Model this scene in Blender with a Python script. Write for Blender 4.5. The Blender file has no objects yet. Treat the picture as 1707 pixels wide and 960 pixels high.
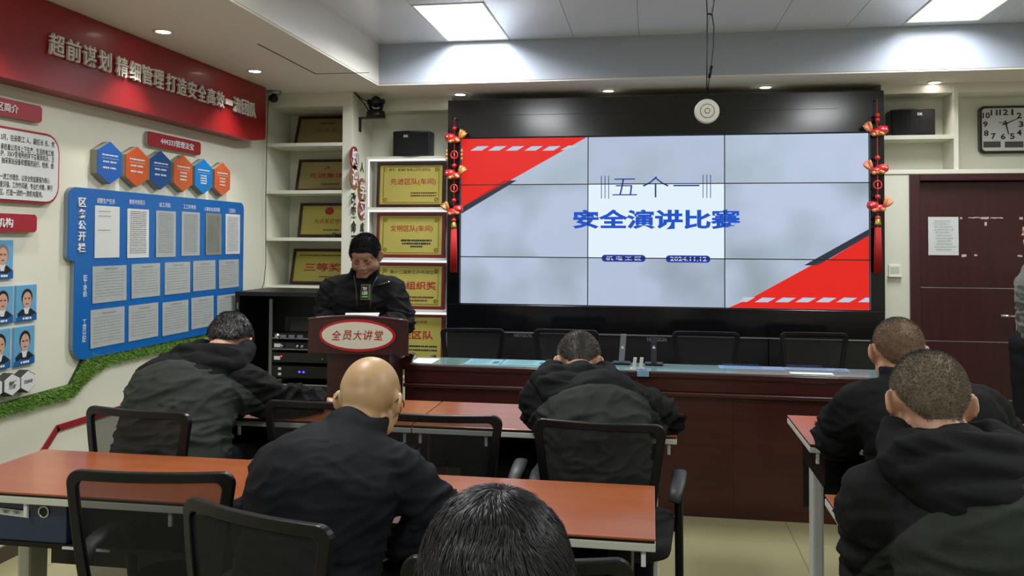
import bpy, bmesh, math, random
import numpy as np
from mathutils import Vector, Matrix, noise
# ------------------------------------------------------------------ camera, world, exposure
SC = bpy.context.scene
COL = SC.collection
F, CX, CY = 1400.0, 853.5, 365.0           # photograph calibration (pixels of the 1707 x 960 frame)
YAW, PITCH, ROLL, H = math.radians(9.4), math.radians(1.5), math.radians(0.3), 1.48
_f = Vector((-math.sin(YAW)*math.cos(PITCH), math.cos(YAW)*math.cos(PITCH), math.sin(PITCH)))
_r0 = Vector((math.cos(YAW), math.sin(YAW), 0)); _u0 = _r0.cross(_f)
_R = math.cos(ROLL)*_r0 + math.sin(ROLL)*_u0
_U = -math.sin(ROLL)*_r0 + math.cos(ROLL)*_u0
EYE = Vector((0, 0, H))
cd = bpy.data.cameras.new('camera'); cam = bpy.data.objects.new('camera', cd); COL.objects.link(cam)
cam.matrix_world = Matrix(((_R.x, _U.x, -_f.x, 0), (_R.y, _U.y, -_f.y, 0), (_R.z, _U.z, -_f.z, H), (0, 0, 0, 1)))
cd.sensor_fit = 'HORIZONTAL'; cd.sensor_width = 36.0; cd.lens = 36.0*F/1707.0
cd.shift_x = 0.0; cd.shift_y = -(480.0-CY)/1707.0
cd.clip_start = 0.05; cd.clip_end = 60
SC.camera = cam
def P(px, py, X=None, Y=None, Z=None):      # the point of a real plane (wall, table top, shelf) that the pixel shows
    d = _f + _R*((px-CX)/F) - _U*((py-CY)/F)
    t = X/d.x if X is not None else (Y/d.y if Y is not None else (Z-H)/d.z)
    return EYE + d*t
W = bpy.data.worlds.new('world'); SC.world = W; W.use_nodes = True
W.node_tree.nodes['Background'].inputs[0].default_value = (0.5, 0.55, 0.6, 1)
W.node_tree.nodes['Background'].inputs[1].default_value = 0.25
SC.view_settings.view_transform = 'Standard'; SC.view_settings.look = 'None'
SC.view_settings.gamma = 1.0; SC.view_settings.use_curve_mapping = False
SC.view_settings.exposure = 0.0
PANEL_E, DOWN_E, SPOT_W = 2.2, 14.0, 17.0     # ceiling panels, downlight discs, downlight beams
AREA_W = 45.0                                # light each ceiling panel throws down
SCREEN_E = 0.80
# room planes
XW, XR, YB, YBACK = -2.93, 3.5, 6.48, -2.6   # left wall, right wall, back plane of the niches, wall behind the camera
ZS, ZC = 2.60, 2.90                          # soffit and raised ceiling
YS = 6.03                                    # front of the left shelves
YV = 6.20                                    # face of the video wall

# ------------------------------------------------------------------ materials
def lin(c):
    return tuple(((v/255.0)/12.92 if v/255.0 <= 0.04045 else ((v/255.0+0.055)/1.055)**2.4) for v in c)
MATS = {}
def mat(name, rgb, rough=0.6, metal=0.0, bump=0.0, bscale=60.0, var=0.0, vscale=8.0, emit=None, es=1.0, alpha=None, coat=0.0, sheen=0.0, spec=None, stretch=None):
    if name in MATS: return MATS[name]
    m = bpy.data.materials.new(name); m.use_nodes = True; nt = m.node_tree; N = nt.nodes; L = nt.links
    b = N['Principled BSDF']; c = (*lin(rgb), 1)
    b.inputs['Base Color'].default_value = c; b.inputs['Roughness'].default_value = rough; b.inputs['Metallic'].default_value = metal
    if coat: b.inputs['Coat Weight'].default_value = coat; b.inputs['Coat Roughness'].default_value = 0.12
    if sheen: b.inputs['Sheen Weight'].default_value = sheen; b.inputs['Sheen Roughness'].default_value = 0.5
    if spec is not None: b.inputs['Specular IOR Level'].default_value = spec
    if emit is not None:
        b.inputs['Emission Color'].default_value = (*lin(emit), 1); b.inputs['Emission Strength'].default_value = es
    tc = None
    if bump or var:
        tc = N.new('ShaderNodeTexCoord'); mp = N.new('ShaderNodeMapping'); L.new(tc.outputs['Object'], mp.inputs[0])
        if stretch: mp.inputs['Scale'].default_value = stretch
    if var:
        n = N.new('ShaderNodeTexNoise'); n.inputs['Scale'].default_value = vscale; n.inputs['Detail'].default_value = 5
        L.new(mp.outputs[0], n.inputs['Vector'])
        mx = N.new('ShaderNodeMix'); mx.data_type = 'RGBA'
        mx.inputs[6].default_value = tuple(v*(1-var) for v in c[:3])+(1,); mx.inputs[7].default_value = tuple(min(1, v*(1+var)) for v in c[:3])+(1,)
        L.new(n.outputs['Fac'], mx.inputs[0]); L.new(mx.outputs[2], b.inputs['Base Color'])
    if bump:
        n2 = N.new('ShaderNodeTexNoise'); n2.inputs['Scale'].default_value = bscale; n2.inputs['Detail'].default_value = 3
        L.new(mp.outputs[0], n2.inputs['Vector'])
        bp = N.new('ShaderNodeBump'); bp.inputs['Strength'].default_value = bump; bp.inputs['Distance'].default_value = 0.01
        L.new(n2.outputs['Fac'], bp.inputs['Height']); L.new(bp.outputs[0], b.inputs['Normal'])
    if alpha is not None:      # open woven mesh: part of the light passes between the threads
        tr = N.new('ShaderNodeBsdfTransparent'); ms = N.new('ShaderNodeMixShader'); ms.inputs[0].default_value = alpha
        L.new(tr.outputs[0], ms.inputs[1]); L.new(b.outputs[0], ms.inputs[2]); L.new(ms.outputs[0], N['Material Output'].inputs['Surface'])
    MATS[name] = m; return m
def emat(name, rgb, s=1.0, var=0.0, vscale=2.0, rgb2=None, off=0.0):   # self-lit surface of a screen or lamp
    if name in MATS: return MATS[name]
    m = bpy.data.materials.new(name); m.use_nodes = True; nt = m.node_tree; N = nt.nodes; L = nt.links
    b = N['Principled BSDF']; b.inputs['Base Color'].default_value = (0.004, 0.004, 0.005, 1); b.inputs['Roughness'].default_value = 0.45; b.inputs['Specular IOR Level'].default_value = 0.15
    b.inputs['Emission Color'].default_value = (*lin(rgb), 1); b.inputs['Emission Strength'].default_value = s
    if var:
        tc = N.new('ShaderNodeTexCoord'); mp = N.new('ShaderNodeMapping'); mp.inputs['Location'].default_value = (off, off*1.7, off*0.6)
        L.new(tc.outputs['Object'], mp.inputs[0])
        n = N.new('ShaderNodeTexNoise'); n.inputs['Scale'].default_value = vscale; n.inputs['Detail'].default_value = 2; n.inputs['Roughness'].default_value = 0.45
        L.new(mp.outputs[0], n.inputs['Vector'])
        rp = N.new('ShaderNodeValToRGB'); rp.color_ramp.elements[0].position = 0.30; rp.color_ramp.elements[1].position = 0.58
        rp.color_ramp.elements[0].color = (*[v*(1-var) for v in lin(rgb2 or rgb)], 1); rp.color_ramp.elements[1].color = (*lin(rgb), 1)
        L.new(n.outputs['Fac'], rp.inputs[0]); L.new(rp.outputs[0], b.inputs['Emission Color'])
    MATS[name] = m; return m
def wood(name, c1, c2, rough=0.35, scale=3.0, axis=0, coat=0.0):
    if name in MATS: return MATS[name]
    m = mat(name, c1, rough, coat=coat); nt = m.node_tree; N = nt.nodes; L = nt.links; b = N['Principled BSDF']
    tc = N.new('ShaderNodeTexCoord'); mp = N.new('ShaderNodeMapping'); L.new(tc.outputs['Object'], mp.inputs[0])
    s = [scale*14]*3; s[axis] = scale; mp.inputs['Scale'].default_value = s
    n = N.new('ShaderNodeTexNoise'); n.inputs['Scale'].default_value = 1.0; n.inputs['Detail'].default_value = 6; n.inputs['Distortion'].default_value = 0.6
    L.new(mp.outputs[0], n.inputs['Vector'])
    rp = N.new('ShaderNodeValToRGB'); rp.color_ramp.elements[0].position = 0.32; rp.color_ramp.elements[1].position = 0.7
    rp.color_ramp.elements[0].color = (*lin(c1), 1); rp.color_ramp.elements[1].color = (*lin(c2), 1)
    L.new(n.outputs['Fac'], rp.inputs[0]); L.new(rp.outputs[0], b.inputs['Base Color'])
    return m

wallm = mat('wall_paint', (212, 212, 195), 0.75, bump=0.05, bscale=120, var=0.03, vscale=2)
soffm = mat('soffit_paint', (228, 224, 212), 0.8, bump=0.04, bscale=90)
panelm = mat('ceiling_aluminium', (230, 234, 242), 0.22, metal=0.0, coat=0.3, var=0.04, vscale=1.5)
whitem = mat('white_lacquer', (220, 220, 204), 0.45, var=0.02)
tilem = mat('floor_tile', (158, 153, 116), 0.28, var=0.12, vscale=1.2, coat=0.2)
groutm = mat('tile_grout', (70, 64, 50), 0.9)
blackg = mat('black_gloss', (9, 10, 13), 0.16, spec=0.6)
blackm = mat('black_satin', (14, 15, 16), 0.42)
blackp = mat('black_plastic', (13, 13, 14), 0.36, spec=0.35)
bfab = mat('black_mesh_fabric', (22, 22, 23), 0.9, bump=0.4, bscale=900)
meshm = mat('open_black_mesh', (16, 16, 17), 0.8, alpha=0.68)
deskwood = wood('dark_red_wood', (50, 13, 12), (64, 19, 16), 0.35, 2.2, 0, coat=0.25)
lectwood = wood('lectern_wood', (46, 14, 16), (60, 20, 22), 0.4, 2.5, 0, coat=0.15)
doorwood = wood('door_wood', (50, 15, 17), (62, 21, 22), 0.42, 2.0, 2)
tabletopm = wood('table_laminate', (150, 80, 44), (162, 90, 52), 0.28, 1.5, 0, coat=0.3)
steelw = mat('pale_grey_steel', (196, 198, 190), 0.38, metal=0.1)
chrome = mat('chrome', (210, 210, 208), 0.16, metal=1.0)
silver = mat('brushed_silver', (160, 162, 165), 0.35, metal=0.8)
redm = mat('banner_red', (142, 17, 23), 0.42, coat=0.1)
signred = mat('sign_red', (150, 26, 36), 0.4)
boardblue = mat('board_blue', (18, 98, 172), 0.3, var=0.12, vscale=2.5, coat=0.15)
paperm = mat('paper_white', (206, 210, 208), 0.55, var=0.05, vscale=6)
sheetm = mat('sleeve_paper_grey', (166, 172, 172), 0.35, var=0.10, vscale=7)
goldm = mat('gold_foil', (180, 170, 86), 0.35, metal=0.15, var=0.18, vscale=4)
goldm2 = mat('dull_gold_foil', (150, 136, 92), 0.35, metal=0.2, var=0.18, vscale=4)
darkframe = wood('plaque_frame_wood', (42, 14, 12), (60, 22, 18), 0.35, 5)
inkred = mat('ink_red', (160, 30, 22), 0.5)
inkblk = mat('ink_black', (26, 26, 26), 0.6)
inkwht = mat('ink_white', (226, 228, 230), 0.5)
inkbrown = mat('ink_brown', (92, 44, 18), 0.5)

# ------------------------------------------------------------------ mesh helpers
def tag(o, label=None, cat=None, group=None, kind=None):
    if label: o['label'] = label
    if cat: o['category'] = cat
    if group: o['group'] = group
    if kind: o['kind'] = kind
    return o
def thing(name, label, cat, loc=(0, 0, 0), rz=0.0, group=None):
    o = bpy.data.objects.new(name, None); COL.objects.link(o); o.empty_display_size = 0.05
    o.location = loc; o.rotation_euler = (0, 0, rz)
    return tag(o, label, cat, group)
class MB:
    def __init__(s): s.v = []; s.f = []; s.mi = []
    def add(s, vs, fs, mi=0):
        n = len(s.v); s.v += [tuple(v) for v in vs]; s.f += [tuple(i+n for i in f) for f in fs]; s.mi += [mi]*len(fs); return s
    def box(s, x0, x1, y0, y1, z0, z1, mi=0):
        vs = [(x, y, z) for z in (z0, z1) for y in (y0, y1) for x in (x0, x1)]
        return s.add(vs, [(0, 2, 3, 1), (4, 5, 7, 6), (0, 1, 5, 4), (2, 6, 7, 3), (0, 4, 6, 2), (1, 3, 7, 5)], mi)
    def hexa(s, a, b, mi=0):   # two quads (lists of 4 points), joined
        return s.add(list(a)+list(b), [(3, 2, 1, 0), (4, 5, 6, 7), (0, 1, 5, 4), (1, 2, 6, 5), (2, 3, 7, 6), (3, 0, 4, 7)], mi)
    def prism(s, pts, d, mi=0):     # polygon of 3D points pushed by vector d
        n = len(pts); a = [Vector(p) for p in pts]; b = [p+Vector(d) for p in a]
        fs = [tuple(range(n)), tuple(range(2*n-1, n-1, -1))] + [(i, i+n, (i+1) % n+n, (i+1) % n) for i in range(n)]
        return s.add(a+b, fs, mi)
    def quad(s, a, b, c, d, mi=0): return s.add([a, b, c, d], [(0, 1, 2, 3)], mi)
    def cyl(s, p0, p1, r0, r1=None, n=14, mi=0):
        r1 = r0 if r1 is None else r1; p0 = Vector(p0); p1 = Vector(p1); ax = (p1-p0).normalized()
        a = ax.orthogonal().normalized(); b = ax.cross(a); vs = []
        for p, r in ((p0, r0), (p1, r1)):
            vs += [p+(a*math.cos(2*math.pi*i/n)+b*math.sin(2*math.pi*i/n))*r for i in range(n)]
        return s.add(vs, [tuple(range(n-1, -1, -1)), tuple(range(n, 2*n))]+[(i, (i+1) % n, (i+1) % n+n, i+n) for i in range(n)], mi)
    def tube(s, pts, r, n=8, mi=0, closed=False, flat=None):
        pts = [Vector(p) for p in pts]; m = len(pts); vs = []; up = None
        for i, p in enumerate(pts):
            t = (pts[(i+1) % m]-pts[i-1]) if closed else (pts[min(i+1, m-1)]-pts[max(i-1, 0)])
            t = t.normalized() if t.length > 1e-9 else Vector((0, 0, 1))
            if up is None: up = t.orthogonal().normalized() if flat is None else Vector(flat)
            up = (up-t*up.dot(t)); up = up.normalized() if up.length > 1e-6 else t.orthogonal().normalized()
            sd = t.cross(up); rr = r[i] if isinstance(r, (list, tuple)) and not isinstance(r, tuple) else r
            ra, rb = rr if isinstance(rr, tuple) else (rr, rr)
            vs += [p+up*math.cos(2*math.pi*k/n)*ra+sd*math.sin(2*math.pi*k/n)*rb for k in range(n)]
        fs = [(i*n+k, i*n+(k+1) % n, ((i+1) % m)*n+(k+1) % n, ((i+1) % m)*n+k) for i in range(m if closed else m-1) for k in range(n)]
        if not closed: fs += [tuple(range(n-1, -1, -1)), tuple(range((m-1)*n, m*n))]
        return s.add(vs, fs, mi)
    def ball(s, c, r, n=12, m=8, mi=0, rot=None):
        r = (r, r, r) if not isinstance(r, (tuple, list)) else r; c = Vector(c); vs = []; fs = []
        for j in range(m+1):
            th = math.pi*j/m
            for i in range(n):
                v = Vector((r[0]*math.sin(th)*math.cos(2*math.pi*i/n), r[1]*math.sin(th)*math.sin(2*math.pi*i/n), r[2]*math.cos(th)))
                if rot: v = rot @ v
                vs.append(c+v)
        for j in range(m):
            for i in range(n):
                a, b, c2, d = j*n+i, j*n+(i+1) % n, (j+1)*n+(i+1) % n, (j+1)*n+i
                if j == 0: fs.append((a, d, c2))
                elif j == m-1: fs.append((a, d, b))
                else: fs.append((a, d, c2, b))
        return s.add(vs, fs, mi)
    def lathe(s, prof, c, ax=(0, 0, 1), n=24, mi=0):    # prof: (radius, height) pairs along ax from c
        c = Vector(c); ax = Vector(ax).normalized(); a = ax.orthogonal().normalized(); b = ax.cross(a); vs = []; m = len(prof)
        for r, h in prof:
            vs += [c+ax*h+(a*math.cos(2*math.pi*i/n)+b*math.sin(2*math.pi*i/n))*max(r, 1e-5) for i in range(n)]
        fs = [(j*n+i, j*n+(i+1) % n, (j+1)*n+(i+1) % n, (j+1)*n+i) for j in range(m-1) for i in range(n)]
        fs += [tuple(range(n-1, -1, -1)), tuple(range((m-1)*n, m*n))]
        return s.add(vs, fs, mi)
    def build(s, name, m, parent=None, bevel=0.0, smooth=False, local=False, segs=2, clean=True):
        me = bpy.data.meshes.new(name)
        vs = s.v
        if parent is not None and not local:
            iv = parent_world(parent).inverted(); vs = [tuple(iv @ Vector(v)) for v in vs]
        me.from_pydata(vs, [], s.f)
        for mm in (m if isinstance(m, (list, tuple)) else [m]): me.materials.append(mm)
        if any(s.mi): me.polygons.foreach_set('material_index', s.mi)
        if bevel or clean:
            bm = bmesh.new(); bm.from_mesh(me)
            if clean:
                bmesh.ops.recalc_face_normals(bm, faces=bm.faces)
            if bevel:
                ed = [e for e in bm.edges if len(e.link_faces) == 2 and e.calc_face_angle(0) > 0.5]
                bmesh.ops.bevel(bm, geom=ed, offset=bevel, segments=segs, profile=0.6, affect='EDGES', clamp_overlap=True)
            bm.to_mesh(me); bm.free()
        if smooth: me.polygons.foreach_set('use_smooth', [True]*len(me.polygons))
        o = bpy.data.objects.new(name, me); COL.objects.link(o)
        if parent is not None: o.parent = parent
        return o
def parent_world(o):
    m = Matrix.LocRotScale(o.location, o.rotation_euler, o.scale)
    return (parent_world(o.parent) @ m) if o.parent else m
def copy_tree(o, parent=None):
    c = o.copy(); COL.objects.link(c); c.parent = parent
    for ch in [x for x in bpy.data.objects if x.parent == o]: copy_tree(ch, c)
    return c
# frames of flat things: (u, v, n) = reading direction, up, towards the viewer
FRONT = (Vector((1, 0, 0)), Vector((0, 0, 1)), Vector((0, -1, 0)))
LEFT = (Vector((0, 1, 0)), Vector((0, 0, 1)), Vector((1, 0, 0)))
def text(body, c, w, h, frame, m, parent, name='lettering', depth=0.001, bold=0.0, spacing=1.0, line=1.0, shear=0.0, align='CENTER'):
    cu = bpy.data.curves.new('t', 'FONT'); cu.body = body; cu.resolution_u = 2; cu.extrude = 0.5; cu.offset = bold
    cu.align_x = align; cu.space_character = spacing; cu.space_line = line; cu.shear = shear; cu.fill_mode = 'FRONT' if depth < 0.002 else 'BOTH'
    if depth < 0.002: cu.extrude = 0.0
    o = bpy.data.objects.new('t', cu); COL.objects.link(o); bpy.context.view_layer.update()
    me = bpy.data.meshes.new_from_object(o.evaluated_get(bpy.context.evaluated_depsgraph_get()))
    bpy.data.objects.remove(o); bpy.data.curves.remove(cu)
    co = np.zeros(len(me.vertices)*3, 'f'); me.vertices.foreach_get('co', co); co = co.reshape(-1, 3)
    lo, hi = co.min(0), co.max(0); sx = w/(hi[0]-lo[0]); sy = h/max(hi[1]-lo[1], 1e-4)
    if h <= 0: sy = sx
    if w <= 0: sx = sy
    co[:, 0] = (co[:, 0]-(lo[0]+hi[0])/2)*sx; co[:, 1] = (co[:, 1]-(lo[1]+hi[1])/2)*sy
    co[:, 2] = (co[:, 2]-lo[2])/max(hi[2]-lo[2], 1e-6)*depth
    u, v, n = frame
    wv = np.outer(co[:, 0], u)+np.outer(co[:, 1], v)+np.outer(co[:, 2], n)+np.array(Vector(c)+n*0.0012)
    if parent is not None:
        iv = np.array(parent_world(parent).inverted()); wv = wv @ iv[:3, :3].T + iv[:3, 3]
    me.vertices.foreach_set('co', wv.astype('f').ravel()); me.materials.clear(); me.materials.append(m); me.name = name
    for p in me.polygons: p.material_index = 0
    me.update()
    ob = bpy.data.objects.new(name, me); COL.objects.link(ob); ob.parent = parent
    return ob
def ptext(body, x0, y0, x1, y1, m, parent, frame=FRONT, X=None, Y=None, **k):    # text inside a pixel box of a real plane
    a, b = P(x0, (y0+y1)/2, X=X, Y=Y), P(x1, (y0+y1)/2, X=X, Y=Y)
    t, bt = P((x0+x1)/2, y0, X=X, Y=Y), P((x0+x1)/2, y1, X=X, Y=Y)
    return text(body, (a+b)/2, abs((b-a).dot(frame[0])), abs(t.z-bt.z), frame, m, parent, **k)
def dashes(mb, c0, w, h, frame, n=8, rnd=random, fill=0.8):   # a line of print too fine to read, as small marks
    u, v, nn = frame; x = 0.0; st = w/n
    for i in range(n):
        ww = st*(fill-0.25+0.4*rnd.random()); 
        if ww > st*0.97: ww = st*0.97
        p = Vector(c0)+u*x+nn*0.0013; mb.add([p, p+u*ww, p+u*ww+v*h, p+v*h], [(0, 1, 2, 3)]); x += st
def rounded(cx, cy, w, h, r, n=5):
    o = []
    for sx, sy, a0 in ((1, 1, 0), (-1, 1, 90), (-1, -1, 180), (1, -1, 270)):
        for k in range(n+1):
            a = math.radians(a0+90*k/n); o.append((cx+sx*(w/2-r)+r*math.cos(a), cy+sy*(h/2-r)+r*math.sin(a)))
    return o
def plate(mb, pts2, org, frame, d, mi=0):    # 2D outline in frame coordinates, thickness d towards the viewer
    u, v, n = frame; org = Vector(org)
    return mb.prism([org+u*x+v*y for x, y in pts2], n*d, mi)
RND = random.Random(7)
# ------------------------------------------------------------------ the room
def struct(mb, name, m, parent=None, **k):
    o = mb.build(name, m, parent, **k)
    if parent is None: o['kind'] = 'structure'
    return o
fl = struct(MB().box(XW, XR, YBACK, YB, -0.06, -0.006), 'floor', groutm)
TS = 0.566; tx0 = 0.139-6*TS; ty0 = 4.33-13*TS; tme = None
for i in range(12):
    for j in range(18):
        x0, x1 = max(XW, tx0+i*TS), min(XR, tx0+(i+1)*TS); y0, y1 = max(YBACK, ty0+j*TS), min(YB, ty0+(j+1)*TS)
        if x1-x0 < 0.01 or y1-y0 < 0.01: continue
        if x1-x0 > TS-0.001 and y1-y0 > TS-0.001 and tme is not None:
            o = bpy.data.objects.new('tile', tme); COL.objects.link(o); o.location = (x0, y0, 0); o.parent = fl
        elif x1-x0 > TS-0.001 and y1-y0 > TS-0.001:
            o = MB().box(0.001, TS-0.001, 0.001, TS-0.001, -0.02, 0).build('tile', tilem, None, bevel=0.0015, segs=1); o.location = (x0, y0, 0); o.parent = fl; tme = o.data
        else: MB().box(x0+0.001, x1-0.001, y0+0.001, y1-0.001, -0.02, 0).build('tile', tilem, fl)
struct(MB().box(XW-0.12, XW, YBACK, YB+0.12, 0, 3.05), 'wall_left', wallm)
struct(MB().box(XR, XR+0.12, YBACK, YB+0.12, 0, 3.05), 'wall_right', wallm)
struct(MB().box(XW-0.12, XR+0.12, YB, YB+0.12, 0, 3.05), 'wall_front', wallm)
struct(MB().box(XW-0.12, XR+0.12, YBACK-0.12, YBACK, 0, 3.05), 'wall_back', wallm)
struct(MB().box(XW, XW+0.012, YBACK, YS-0.6, 0.0, 0.07), 'baseboard_left', mat('baseboard_brown', (70, 60, 46), 0.5))
ce = struct(MB().box(XW-0.12, XR+0.12, YBACK-0.12, YB+0.12, ZC+0.012, ZC+0.1), 'ceiling', soffm)
RX0, RX1, RY0, RY1 = -1.95, 2.75, -1.6, 5.82       # raised bay
so = MB()
so.box(XW, RX0, YBACK, YB, ZS, ZC+0.01); so.box(RX1, XR, YBACK, YB, ZS, ZC+0.01)
so.box(RX0, RX1, RY1, YB, ZS, ZC+0.01); so.box(RX0, RX1, YBACK, RY0, ZS, ZC+0.01)
sfo = struct(so, 'soffit', soffm, ce, clean=False)
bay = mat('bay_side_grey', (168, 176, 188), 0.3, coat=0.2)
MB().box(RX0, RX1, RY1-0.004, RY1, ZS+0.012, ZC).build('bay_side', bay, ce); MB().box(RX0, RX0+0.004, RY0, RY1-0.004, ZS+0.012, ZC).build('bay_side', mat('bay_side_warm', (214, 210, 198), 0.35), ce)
tr = MB()      # shadow gap between the gypsum boards of the soffit
q = [P(430, 73, Z=ZS), P(526, 123, Z=ZS), P(615, 121, Z=ZS)]
for a, b in ((q[0], q[1]), (q[1], q[2])):
    d = (b-a).normalized(); n = d.cross(Vector((0, 0, 1)))*0.004
    tr.prism([a-n, b-n, b+n, a+n], (0, 0, -0.002))
tr.build('shadow_gap', inkblk, ce)
# lamps set in the bay: two in view, the others repeat down the room
LW, LL = 0.45, 0.92
l1 = P(745, 68, Z=ZC); LX = [l1.x, l1.x+1.0, P(1507, 38, Z=ZC).x]
lampspots = [(P(745, 68, Z=ZC).x, RY1-0.035-LL, True), (P(1507, 38, Z=ZC).x, P(1507, 38, Z=ZC).y-LL, True)]
lampspots += [(lampspots[0][0], 2.2, False), (lampspots[1][0], 2.2, False), (lampspots[0][0], -0.6, False), (lampspots[1][0], -0.6, False)]
# glossy ceiling boards in 0.45 m strips, cut round the lamps
xs = [lampspots[0][0]+k*LW for k in range(-2, 12)]
xs = sorted(set([RX0, RX1]+[x for x in xs if RX0+0.05 < x < RX1-0.05]+[lampspots[1][0], lampspots[1][0]+LW]))
xs = [x for i, x in enumerate(xs) if i == 0 or x-xs[i-1] > 0.02]
def covered(x0, x1, y0, y1):
    return any(min(x1, lx+LW)-max(x0, lx) > 0.02 and min(y1, ly+LL)-max(y0, ly) > 0.02 for lx, ly, _ in lampspots)
for i in range(len(xs)-1):
    ys = sorted(set([RY0, RY1]+[v for lx, ly, _ in lampspots if min(xs[i+1], lx+LW)-max(xs[i], lx) > 0.02 for v in (ly, ly+LL)]))
    for j in range(len(ys)-1):
        y0, y1 = ys[j], min(ys[j+1], RY1)
        n = max(1, round((y1-y0)/1.8))
        for k in range(n):
            a, b = y0+(y1-y0)*k/n, y0+(y1-y0)*(k+1)/n
            if b-a < 0.02 or covered(xs[i], xs[i+1], a, b): continue
            MB().box(xs[i]+0.0015, xs[i+1]-0.0015, a+0.0015, b-0.0015, ZC, ZC+0.011).build('ceiling_board', panelm, ce, bevel=0.001, segs=1)
lampm = emat('lamp_diffuser', (235, 246, 255), PANEL_E)
first = None
lamplab = ['square-edged white ceiling light panel left of centre, above the video wall', 'white ceiling light panel cut by the top right edge of the photo']
for k, (lx, ly, vis) in enumerate(lampspots):
    t = thing('ceiling_light', lamplab[k] if k < 2 else 'white ceiling light panel in the %s, outside the photo' % ('left column above the seats', 'right column above the seats', 'left column at the back', 'right column at the back')[k-2], 'ceiling light', (lx, ly, ZC), group='recessed ceiling light panels')
    MB().box(lx+0.012, lx+LW-0.012, ly+0.012, ly+LL-0.012, ZC+0.002, ZC+0.010).build('diffuser', lampm, t)
    f = MB()
    for a in ((lx, lx+0.012, ly, ly+LL), (lx+LW-0.012, lx+LW, ly, ly+LL), (lx+0.012, lx+LW-0.012, ly, ly+0.012), (lx+0.012, lx+LW-0.012, ly+LL-0.012, ly+LL)):
        f.box(a[0], a[1], a[2], a[3], ZC-0.004, ZC+0.010)
    f.build('light_frame', whitem, t)
    ld = bpy.data.lights.new('panel_light', 'AREA'); ld.shape = 'RECTANGLE'; ld.size = LW-0.04; ld.size_y = LL-0.04; ld.energy = AREA_W*((0.95, 0.62)[k] if k < 2 else 0.76); ld.spread = math.radians(155 if k < 2 else 180); ld.color = (0.96, 0.98, 1.0)
    lo = bpy.data.objects.new('panel_light', ld); COL.objects.link(lo); lo.parent = t; lo.location = (LW/2, LL/2, -0.006)
dl = [P(*p, Z=ZS) for p in ((272, 52), (425, 118), (767, 157), (1014, 151), (1276, 145), (1558, 137))]
dlab = ['round downlight in the left soffit, the one nearer the camera', 'round downlight in the left soffit close to the shelves', 'round downlight above the left end of the video wall', 'round downlight above the middle of the video wall, left of the pendant', 'round downlight above the video wall, right of the pendant', 'round downlight over the niche with the right loudspeaker']
dl += [Vector((dl[0].x, dl[0].y-1.08*k, ZS)) for k in (1, 2)]
downm = emat('downlight_lens', (255, 250, 238), DOWN_E)
for k, p in enumerate(dl):
    t = thing('downlight', dlab[k] if k < 6 else 'round downlight in the left soffit outside the photo, %s' % ('nearer one' if k == 6 else 'farther back one'), 'downlight', p, group='small round downlights in the soffit')
    MB().lathe([(0.052, 0.0), (0.052, -0.004), (0.040, -0.006), (0.038, 0.0)], p, n=24).build('trim_ring', whitem, t, smooth=True)
    MB().lathe([(0.037, 0.0), (0.037, -0.0045)], p, n=24).build('lens', downm, t)
    ld = bpy.data.lights.new('downlight_beam', 'SPOT'); ld.energy = SPOT_W*(1.6 if k in (0, 1, 6, 7) else (0.3 if k == 5 else 0.6)); ld.spot_size = math.radians(95); ld.spot_blend = 0.75; ld.shadow_soft_size = 0.03; ld.color = (1.0, 0.93, 0.82)
    lo = bpy.data.objects.new('downlight_beam', ld); COL.objects.link(lo); lo.parent = t; lo.location = (0, 0, -0.02)

# ------------------------------------------------------------------ left wall graphics
XBF = -2.80
b = thing('wall_banner', 'long red banner board with raised white slogan along top of left wall', 'banner', (XW, 4.5, ZS))
zt, zb = ZS-0.005, P(0, 127, X=XBF).z; ye = P(443, 200, X=XBF).y
MB().prism([(XW, 0.6, zt), (XW, ye, zt), (XW, ye, zb+0.03), (XW, ye-0.2, zb), (XW, 0.6, zb)], (XBF-XW, 0, 0)).build('board', redm, b)
# darker red facet printed at the left
MB().prism([P(-260, 60, X=XBF), P(0, 68, X=XBF), P(26, 121, X=XBF)+Vector((0, 0, 0.02)), P(-260, 60, X=XBF)+Vector((0, 0, -0.3))], (0.0015, 0, 0)).build('dark_facet', mat('banner_dark_red', (132, 20, 26), 0.45), b)
phr = '超前谋划 精细管理 打造安全高效一流团队'
zl = P(76, 52, X=XBF).z, P(76, 90, X=XBF).z
groups = [('超前谋划', 75, 182), ('精细管理', 188, 270), ('打造安全高效一流团队', 273, 425)]
for s, a, c in groups:
    ya, yc = P(a, 120, X=XBF).y, P(c, 150, X=XBF).y; st = (yc-ya)/len(s)
    for k, ch in enumerate(s):
        h = 0.035 if ch == '一' else st*0.98
        text(ch, (XBF+0.004, ya+st*(k+0.5), (zl[0]+zl[1])/2), st*0.86, h if ch == '一' else (zl[0]-zl[1])*0.98, LEFT, mat('letter_white', (226, 222, 216), 0.4), b, name='raised_letter', depth=0.013, bold=0.012)
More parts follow.
